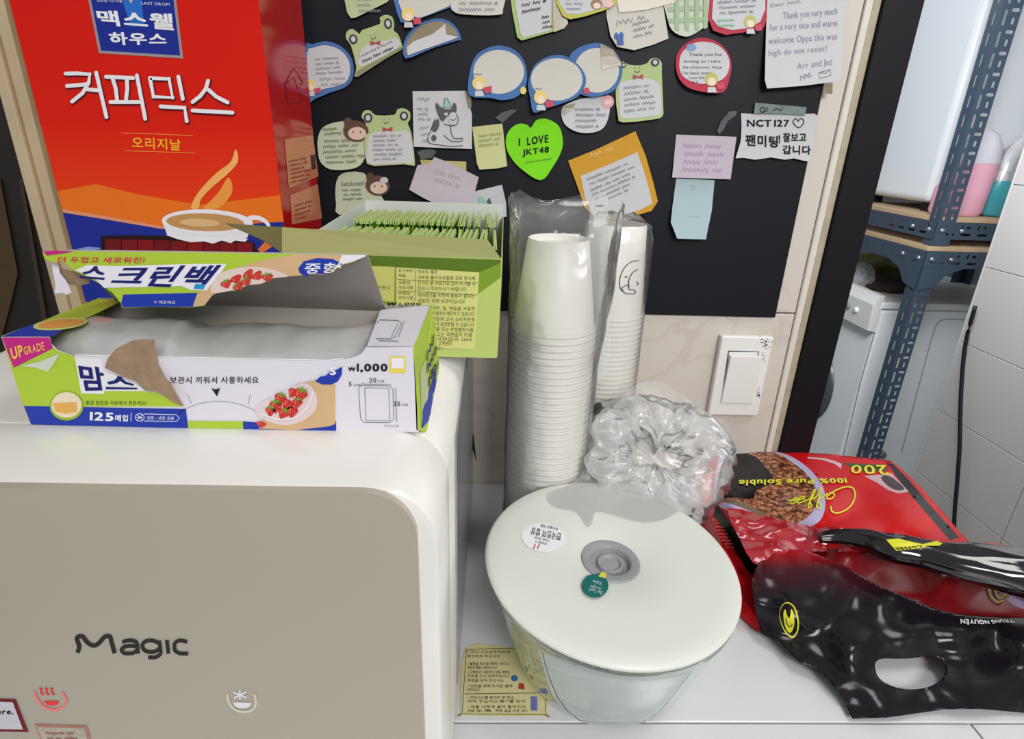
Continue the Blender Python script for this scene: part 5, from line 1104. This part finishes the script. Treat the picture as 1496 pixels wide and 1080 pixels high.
strokes(SB, [spline(E3((1150, 545), (1158, 585), (1210, 598), (1290, 560), (1338, 480), (1330, 410), (1280, 392), (1215, 410), (1160, 440), (1120, 470), (1130, 490), (1165, 480), (1180, 450), (1140, 440)), 5),
             spline(E3((1130, 445), (1090, 470), (1050, 500), (1075, 545), (1060, 560), (1040, 540), (1080, 420), (1070, 410), (1040, 470), (990, 500), (1000, 545), (975, 550), (1010, 440), (1030, 415), (1010, 470), (960, 500), (900, 520), (890, 500), (930, 470), (950, 480), (900, 500), (850, 528), (840, 510), (880, 480), (895, 490), (860, 500), (812, 496)), 5)], 2.0, yel, 'script_lettering', pou, .0014)
scribble(SB, E3((190, 640), (270, 640), (330, 880)), 9, rgbm(226, 90, 90), pou, 60, 1, off=.0009, name='small_print')
# pleated film crossing the body
PBf = Field([(1060, 745, .052), (1140, 770, .050), (1250, 776, .056), (1340, 790, .056), (1100, 800, .046), (1180, 815, .040), (1300, 830, .048), (1120, 850, .034)], .0040, 6, 34)
decal(PBf, spline([(1062, 742), (1110, 752), (1180, 768), (1240, 772), (1290, 778), (1330, 790), (1300, 806), (1240, 806), (1180, 806), (1150, 806), (1130, 830), (1100, 822), (1082, 790)], 2, True), mat('translucent_red_film', (176, 34, 46), .12, var=.1, scale=12, coat=.5), 'pleated_film', pou, 0, step=5, smooth=True)
# black handle flap folded towards the camera
PF_ = Field([(1180, 806, .047), (1210, 818, .047), (1300, 862, .040), (1400, 906, .032), (1500, 918, .030), (1560, 930, .030), (1120, 830, .046), (1105, 870, .038), (1160, 880, .040), (1090, 910, .014), (1100, 940, .006), (1150, 950, .012), (1200, 980, .010), (1245, 1048, .0035), (1350, 1040, .0035), (1500, 1038, .0035), (1580, 1040, .004), (1250, 930, .028), (1330, 900, .030), (1280, 985, .014), (1380, 985, .013), (1450, 970, .014), (1330, 1005, .008)], .0010, 11, 9)
pf = D4((255, 470), (240, 520), (250, 600), (262, 640), (275, 702), (340, 730), (412, 806), (430, 812), (500, 850), (548, 905), (575, 950), (602, 1008), (720, 1004), (830, 988), (930, 974), (1060, 972), (1217, 986))+[(1590, 1042), (1600, 930)]+D4((1217, 646), (1100, 643), (984, 634), (880, 606), (700, 530), (560, 450), (436, 402), (330, 398), (290, 420))
hole = spline(E5((96, 730), (100, 700), (130, 684), (200, 684), (280, 682), (360, 668), (420, 690), (442, 730), (430, 775), (380, 815), (300, 834), (220, 830), (150, 805), (110, 770)), 3, True)
m_fl = fade('red_to_black_print', .012, -.052, .17)
flap = lab(decal(PF_, pf, m_fl, 'handle_flap', pou, 0, holes=[hole], step=5, smooth=True, thick=.0008), 'glossy flap fading from dark red to black, with an oval hand hole')
SF = Skin(flap, PC)
decal(SF, spline(E4((395, 400), (412, 370), (440, 362), (470, 385), (490, 440), (492, 500), (470, 545), (445, 545), (410, 500), (392, 440)), 3, True), yel, 'round_emblem', flap, .0004, step=5)
decal(SF, spline(E4((398, 404), (414, 376), (438, 370), (464, 390), (482, 442), (484, 498), (466, 536), (447, 536), (416, 496), (397, 440)), 3, True), rgbm(24, 22, 20, .2), 'round_emblem', flap, .0007, step=5)
decal(SF, spline(E4((414, 420), (424, 400), (432, 430), (446, 440), (452, 400), (464, 420), (468, 470), (456, 510), (438, 516), (420, 480)), 3, True), yel, 'round_emblem', flap, .0010, step=5)
strokes(SF, [spline(E4((428, 440), (432, 470), (446, 486), (458, 470)), 3)], 1.0, m_ink, 'round_emblem', flap, .0013)
text(SF, 'OTHELO', *E4((402, 500), (398, 420), (412, 492), (410, 424)), yel, pou, off=.0012) if False else scribble(SF, E4((402, 408), (412, 404), (430, 530)), 1, yel, flap, 61, 1, off=.0012, name='small_print')
text(SF, 'TRUNG NGUYÊN'.replace('Ê', '\u00ca'), *E5((786, 518), (514, 524), (770, 500), (512, 496)), rgbm(226, 226, 230, .3), flap, bold=.034, off=.0022, name='brand_lettering')
# second layer under the roll: gold swirl
strokes(SB, [spline(E5((650, 330), (664, 380), (700, 410), (724, 400)), 4), spline(E5((680, 330), (690, 370), (716, 392), (748, 350), (720, 340), (700, 360)), 4)], 2.2, rgbm(196, 160, 40), 'gold_swirl', pou, .0018)

# black rolled packet lying over the pouch
rp = [(1196, 786, .060, .0022), (1225, 784, .063, .005), (1262, 788, .066, .0085), (1300, 800, .068, .0125), (1340, 806, .069, .0140), (1390, 818, .070, .0165), (1440, 826, .071, .0200), (1500, 838, .071, .0225), (1570, 852, .070, .0235), (1640, 868, .068, .0220)]
rs = spline(rp, 7); pts = [hit(p[0], p[1], 2, p[2]) for p in rs]
V, Fc = tube(pts, [p[3] for p in rs], 40, .8)
for i, p in enumerate(V):
    j = i//40; k = i % 40; a = 2*math.pi*k/40; d = ridged(Vector((j*.045, math.cos(a)*2.2, math.sin(a)*2.2)))*.0022+ridged(Vector((j*.02+7, a*3.1, 0)))*.0012
    V[i] = p+(p-pts[min(j, len(pts)-1)]).normalized()*d
roll = tag(mesh_obj('black_packet', V, Fc, mat('black_gloss_film', (14, 13, 16), .1, var=.1, coat=.8), None, (.46, -.16, .05), True), 'narrow glossy black packet lettered COFFEE, lying across the red pouch', 'packet')
SRl = Skin(roll, roll.location)
decal(SRl, E5((150, 98), (210, 92), (290, 112), (330, 120), (400, 104), (428, 116), (412, 128), (350, 128), (330, 138), (200, 152), (178, 128)), yel, 'yellow_print', roll, .0004, step=5)
text(SRl, 'COFFEE', *E5((330, 136), (206, 150), (322, 124), (190, 136)), rgbm(20, 20, 14), roll, bold=.034, off=.0009)
text(SRl, 'COFFEE', *E5((300, 168), (200, 178), (296, 160), (196, 164)), yel, roll, bold=.014, off=.0009) if False else None

# orange dish at the far right
od = lathe([(.72*a_, b_) for a_, b_ in [(0, .0008), (.035, .0008), (.040, .003), (.055, .022), (.060, .026), (.0605, .0285), (.057, .028), (.038, .006), (0, .005)]], 56)
oc = hit(1450, 800, 2, .028); 
bmesh.ops.translate(od, verts=od.verts, vec=(oc.x, oc.y-.036, 0))
tag(bm_obj('orange_dish', od, mat('orange_plastic', (216, 84, 24), .35), loc=(oc.x, oc.y-.036, 0), smooth=True), 'orange plastic dish peeking out behind the black packet', 'dish')

# ------------------------------------------------------------------ light switch
sw = thing('light_switch', 'white single rocker switch on the tiles below the notice board', 'light switch', (.297, 0, .11))
bm_obj('cover_plate', box(.2665, .3289, -.0095, -.0002, .1092, .2128, .002, 3), m_wht, sw)
rk = bm_obj('rocker', box(-.0195, .0195, -.0022, .0022, -.0315, .0315, .0008, 2, M=Matrix.Translation((.2985, -.0112, .1588)) @ Matrix.Rotation(math.radians(3), 4, 'X')), m_wht, sw)
SWP = PY(-.0096)
strokes(SWP, [D8((304, 336), (462, 338), (418, 572), (270, 578), (304, 336))], 1.6, rgbm(70, 74, 84), 'gap_line', sw, .0002)
rn = random.Random(4); V = []; Fc = []
for i in range(60):
    t = rn.random(); cx, cy = (rn.gauss(497, 12), rn.gauss(295, 16)) if t < .5 else ((rn.gauss(485, 7), rn.gauss(375, 22)) if t < .75 else (rn.gauss(460, 5), rn.gauss(556, 12)))
    a = D8(ell(cx, cy, rn.uniform(1, 3.6), rn.uniform(1, 4), rn.random()*90, 6)); b = len(V); V += [SWP.at(x, y, .0004) for x, y in a]; Fc.append(tuple(range(b, b+6)))
mesh_obj('black_speckles', V, Fc, m_ink, sw)
text(SWP, 'PANA', *D8((344, 624), (402, 625), (342, 632), (400, 633)), rgbm(170, 172, 178), sw, off=.0004) if False else None
# thin black strap hanging behind the purifier
tag(decal(PY(-.030), D6((782, 250), (790, 300), (800, 360), (818, 450), (834, 606), (806, 500), (790, 420), (780, 360)), m_black, 'black_strap', None, 0, thick=.001), 'thin black strap hanging beside the rear edge of the purifier', 'strap')

# ------------------------------------------------------------------ laundry corner: slotted racks
def slotted(name, length, width, pattern, mtx, parent, t=.0016, m=None, pitch=.048, start=.02, end=.0):
    holes = []
    x = start
    while x+pitch < length-end:
        for (a, b, w, h) in pattern:
            cx, cy = x+a*pitch, b*width; w2, h2 = w*pitch/2, h*width/2; r = min(w2, h2)
            if w2 > h2: holes.append(ell(cx+w2-r, cy, r, r, 0, 6, -90, 90)+ell(cx-w2+r, cy, r, r, 0, 6, 90, 270))
            else: holes.append(ell(cx, cy+h2-r, r, r, 0, 6, 0, 180)+ell(cx, cy-h2+r, r, r, 0, 6, 180, 360))
        x += pitch
    v, f = tri2d([(0, 0), (length, 0), (length, width), (0, width)], holes)
    n = len(v); V = [mtx @ Vector((a, b, 0)) for a, b in v]+[mtx @ Vector((a, b, -t)) for a, b in v]
    F = [tuple(q) for q in f]; cnt = {(a, b) for q in F for a, b in zip(q, q[1:]+q[:1])}
    F += [tuple(i+n for i in q[::-1]) for q in f]+[(b, a, a+n, b+n) for (a, b) in cnt if (b, a) not in cnt]
    return mesh_obj(name, V, F, m or m_steel, parent)
def frame(o, xa, ya):     # local x -> xa, local y -> ya, thickness along the cross product
    xa, ya = Vector(xa), Vector(ya); z = xa.cross(ya)
    return Matrix(((xa.x, ya.x, z.x, o[0]), (xa.y, ya.y, z.y, o[1]), (xa.z, ya.z, z.z, o[2]), (0, 0, 0, 1)))
P_post = [(.42, .28, .74, .15), (.28, .72, .34, .15), (.78, .72, .17, .40)]
P_side = [(.45, .5, .62, .15)]
P_rail = [(.5, .30, .60, .14), (.16, .72, .12, .30), (.55, .72, .26, .16)]
m_ply = mat('plywood', (190, 164, 128), .6, var=.2, scale=30); m_plyt = mat('ply_edge', (170, 138, 100), .6, var=.3, scale=120)
def bolt(p, ax, par, r=.0065):
    bm = lathe([(0, .004), (r*.7, .0038), (r, .002), (r, 0)], 12, Vector(ax).to_track_quat('Z', 'Y').to_matrix().to_4x4()); bmesh.ops.translate(bm, verts=bm.verts, vec=p); return bm_obj('bolt', bm, m_bolt, par, smooth=True)
def rack(name, label, xc, yc, zlo, zhi, shelf, wf, ws, back=.52, width=.56, gus=False):
    t = thing(name, label, 'storage rack', (xc+width/2, yc+back/2, zlo))
    for (x, y, sx, sy) in ((xc, yc, 1, 1), (xc, yc+back, 1, -1), (xc+width, yc, -1, 1), (xc+width, yc+back, -1, -1)):
        near = (x, y) == (xc, yc)
        pf, ps = (P_post, P_side) if near or sy == 1 else ([], [])
        slotted('post_face', zhi-zlo, wf, pf, frame((x, y, zlo), (0, 0, 1), (sx, 0, 0)), t)
        slotted('post_side', zhi-zlo, ws, ps, frame((x, y, zlo), (0, 0, 1), (0, sy, 0)), t)
    for z in shelf:
        bm_obj('shelf_board', box(xc+.001, xc+width-.002, yc+.001, yc+back-.002, z-.012, z, .0005, 1), m_ply, t)
        slotted('shelf_rail', width, .048, P_rail, frame((xc, yc-.002, z-.060), (1, 0, 0), (0, 0, 1)), t)
        slotted('shelf_rail', back, .048, P_rail, frame((xc-.002, yc, z-.060), (0, 1, 0), (0, 0, 1)), t)
        for dx in (.018, .075): bolt((xc+dx, yc-.004, z-.035), (0, -1, 0), t)
        for dy in (.02, .09): bolt((xc-.004, yc+dy, z-.035), (-1, 0, 0), t)
        if gus:
            for pts, nn in (([(xc, yc-.003, z-.06), (xc+.12, yc-.003, z-.06), (xc+.075, yc-.003, z-.078), (xc+.05, yc-.003, z-.115), (xc, yc-.003, z-.125)], (0, -1, 0)), ([(xc-.003, yc, z-.06), (xc-.003, yc+.15, z-.06), (xc-.003, yc+.09, z-.078), (xc-.003, yc+.055, z-.115), (xc-.003, yc, z-.125)], (-1, 0, 0))):
                plate('gusset', pts, m_steel, t, nn, .0016)
    return t
ru = rack('slotted_rack', 'blue-grey slotted angle rack holding a white appliance and detergent bottles, upper unit', 1.2498, 1.0, .1725, 1.35, [.2502], .052, .036)
rl = rack('slotted_rack', 'lower blue-grey slotted angle rack standing over the washing machine', 1.2330, .985, -.849, .1580, [.1705], .046, .044, .56, .60, gus=True)

# washing machine
m_wm = mat('washer_white', (232, 236, 238), .35, var=.02); m_wm2 = mat('washer_grey_seam', (120, 124, 126), .5)
wm = thing('washing_machine', 'white front loading washing machine under the slotted rack', 'washing machine', (1.6, 1.5, -.85))
WX, WY = 1.2985, 1.2
bm_obj('body', box(WX, WX+.56, WY, WY+.6, -.83, -.075, .012, 3), m_wm, wm)
bm_obj('top_panel', box(WX-.004, WX+.565, WY-.004, WY+.605, -.0745, -.050, .006, 3), m_wm, wm)
Vp = [(WX+.002, -.155), (WX-.028, -.150), (WX-.032, -.060), (WX-.012, -.030), (WX+.002, -.028)]
V = [(x, WY, z) for x, z in Vp]+[(x, WY+.6, z) for x, z in Vp]
mesh_obj('control_panel', V, [(0, 1, 2, 3, 4), (9, 8, 7, 6, 5)]+[(i, i+5, (i+1) % 5+5, (i+1) % 5) for i in range(5)], mat('control_panel_white', (222, 224, 222), .35), wm)
for k in range(5):
    bm = lathe([(0, .008), (.008, .008), (.010, .006), (.010, 0)], 16, Vector((-1, 0, 0)).to_track_quat('Z', 'Y').to_matrix().to_4x4()); bmesh.ops.translate(bm, verts=bm.verts, vec=(WX-.0305, WY+.08+.05*k, -.10)); bm_obj('button', bm, m_wm2 if k % 2 else m_wm, wm, smooth=True)
dm = Vector((-1, 0, 0)).to_track_quat('Z', 'Y').to_matrix().to_4x4()
bm = lathe([(.115, .004), (.125, .022), (.150, .024), (.168, .012), (.172, 0)], 48, dm); bmesh.ops.translate(bm, verts=bm.verts, vec=(WX, WY+.31, -.46)); dd = bm_obj('door', bm, mat('door_ring_dark', (70, 74, 78), .3), wm, smooth=True)
bm = lathe([(0, .020), (.06, .018), (.10, .010), (.118, .003)], 48, dm); bmesh.ops.translate(bm, verts=bm.verts, vec=(WX, WY+.31, -.46)); bm_obj('door_glass', bm, mat('dark_glass', (24, 26, 30), .08), dd, smooth=True)
WS = PY(WY-.0006)
strokes(WS, [spline(D5((480, 830), (540, 600), (600, 380), (625, 335), (660, 325), (750, 330)), 4)], 1.5, rgbm(168, 172, 176), 'pressed_line', wm, .0006)
strokes(WS, [D5((380, 375), (330, 550), (262, 835))], 1.2, m_wm2, 'seam', wm, .0006)
tag(bm_obj('pipe_stub', (lambda b: (bmesh.ops.translate(b, verts=b.verts, vec=hit(1289, 665, 1, WY-.012)), b)[1])(lathe([(0, .010), (.010, .010), (.014, .004), (.014, -.008)], 16, Vector((0, -1, 0)).to_track_quat('Z', 'Y').to_matrix().to_4x4())), mat('grey_rubber', (110, 110, 110), .6), loc=(1.4, 1.19, -.6)), 'small grey stub on the side of the washing machine', 'fitting')
# things on the washer
c = hit(1300, 398, 2, -.045); 
def lump(name, c, r, m, seed, amp, label, cat):
    bm = bmesh.new(); bmesh.ops.create_icosphere(bm, subdivisions=4, radius=1)
    for v in bm.verts:
        d = 1+amp*ridged(v.co*1.8+Vector((seed, 0, 0))); v.co = Vector((v.co.x*r[0]*d, v.co.y*r[1]*d, max(-.6*r[2], v.co.z*r[2]*d)))+Vector(c)+Vector((0, 0, .6*r[2]))
    return tag(bm_obj(name, bm, m, loc=c, smooth=True), label, cat)
lump('cloth_bundle', (1.50, 1.62, -.050), (.12, .10, .050), mat('olive_cloth', (96, 98, 44), .9, var=.3, scale=40), 2, .2, 'olive green cloth bundle on the washing machine', 'cloth')
lump('mesh_bundle', (1.335, 1.42, -.050), (.042, .05, .052), mat('white_mesh', (190, 192, 198), .8, var=.4, scale=160), 5, .3, 'small white mesh bundle at the front edge of the washing machine', 'laundry net')
lump('dark_cloth', (1.44, 1.40, -.050), (.085, .07, .028), mat('brown_cloth', (72, 62, 56), .9, var=.3, scale=40), 9, .2, 'dark brown cloth in front of the olive bundle', 'cloth')

# white appliance on the upper shelf
dy_ = thing('white_appliance', 'tall white appliance standing on the upper rack shelf', 'appliance', (1.55, 1.45, .2505))
bm_obj('body', box(1.315, 1.745, 1.150, 1.505, .276, .98, .022, 5), mat('appliance_white', (214, 220, 224), .35, var=.01), dy_, smooth=False)
for x in (1.35, 1.71):
    for y in (1.18, 1.47): bm_obj('foot', box(x-.02, x+.02, y-.02, y+.02, .2506, .278, .003, 1), m_black, dy_)
def loft(name, rows, m, parent=None, loc=None, n=40, p=2.6, cap=True):
    V = []; Fc = []
    for (cx, cy, z, rx, ry) in rows:
        for i in range(n):
            t = 2*math.pi*i/n; c_, s_ = math.cos(t), math.sin(t)
            V.append((cx+rx*math.copysign(abs(c_)**(2/p), c_), cy+ry*math.copysign(abs(s_)**(2/p), s_), z))
    for j in range(len(rows)-1):
        for i in range(n): Fc.append((j*n+i, j*n+(i+1) % n, (j+1)*n+(i+1) % n, (j+1)*n+i))
    if cap: Fc += [tuple(range(n))[::-1], tuple(range((len(rows)-1)*n, len(rows)*n))]
    return shade(mesh_obj(name, V, Fc, m, parent, loc), 50)
zs = .2508; by = 1.092
pk = thing('detergent_bottle', 'translucent pink detergent bottle behind the slotted post', 'bottle', (1.37, by, zs))
loft('body', [(1.362, by, zs, .066, .038), (1.362, by, zs+.01, .072, .044), (1.364, by, zs+.07, .073, .044), (1.372, by, zs+.10, .066, .042), (1.380, by, zs+.145, .060, .040)], mat('pink_liquid', (222, 166, 184), .3, var=.04, spec=.4), pk)
loft('empty_top', [(1.380, by, zs+.1455, .060, .040), (1.380, by, zs+.19, .055, .038), (1.372, by, zs+.222, .044, .030), (1.356, by, zs+.240, .026, .02)], mat('cloudy_plastic', (206, 204, 212), .35), pk)
loft('cap', [(1.350, by, zs+.2405, .018, .018), (1.350, by, zs+.268, .017, .017)], m_wht, pk, p=2)
tj = thing('detergent_jug', 'clear jug with teal liquid and a grip hole, right of the pink bottle', 'jug', (1.53, by, zs))
jx = 1.507
loft('liquid', [(jx, by, zs, .070, .04), (jx, by, zs+.008, .078, .046), (jx, by, zs+.085, .076, .046), (jx, by, zs+.100, .073, .045)], mat('teal_liquid', (58, 140, 150), .25, var=.05), tj)
m_cl = mat('cloudy_plastic', (206, 204, 212), .35)
V, Fc = tube(spline([(jx-.040, by, zs+.098), (jx-.038, by, zs+.130), (jx-.030, by, zs+.165), (jx-.012, by, zs+.195), (jx+.006, by, zs+.212)], 5), .017, 16, 1.2); shade(mesh_obj('neck', V, Fc, m_cl, tj), 60)
V, Fc = tube(spline([(jx+.052, by, zs+.098), (jx+.056, by, zs+.130), (jx+.050, by, zs+.165), (jx+.030, by, zs+.195), (jx+.006, by, zs+.212)], 5), .018, 16, 1.2); shade(mesh_obj('handle', V, Fc, m_cl, tj), 60)
m_jf = film('jug_wall', .25, bump=.1, edge=.3, rough=.2)
loft('jug_wall', [(jx, by, zs+.1005, .073, .045), (jx-.002, by, zs+.15, .064, .040), (jx, by, zs+.185, .045, .032), (jx+.004, by, zs+.21, .024, .022)], m_jf, tj, cap=False)
loft('cap', [(jx+.006, by, zs+.213, .019, .019), (jx+.006, by, zs+.240, .018, .018)], m_wht, tj, p=2)
# hanging cable on the right wall
cp = [(1425, 447), (1412, 495), (1406, 542), (1403, 600), (1402, 651), (1398, 710), (1394, 765), (1392, 900)]
V, Fc = tube([hit(a, b, 0, 1.185) for a, b in spline(cp, 5)], .0045, 10)
tag(mesh_obj('power_cable', V, Fc, m_black, None, (1.185, .62, -.4), True), 'black cable hanging down along the grey tiled wall', 'cable')
SC.cycles.transparent_max_bounces = 24 if hasattr(SC, 'cycles') else 8
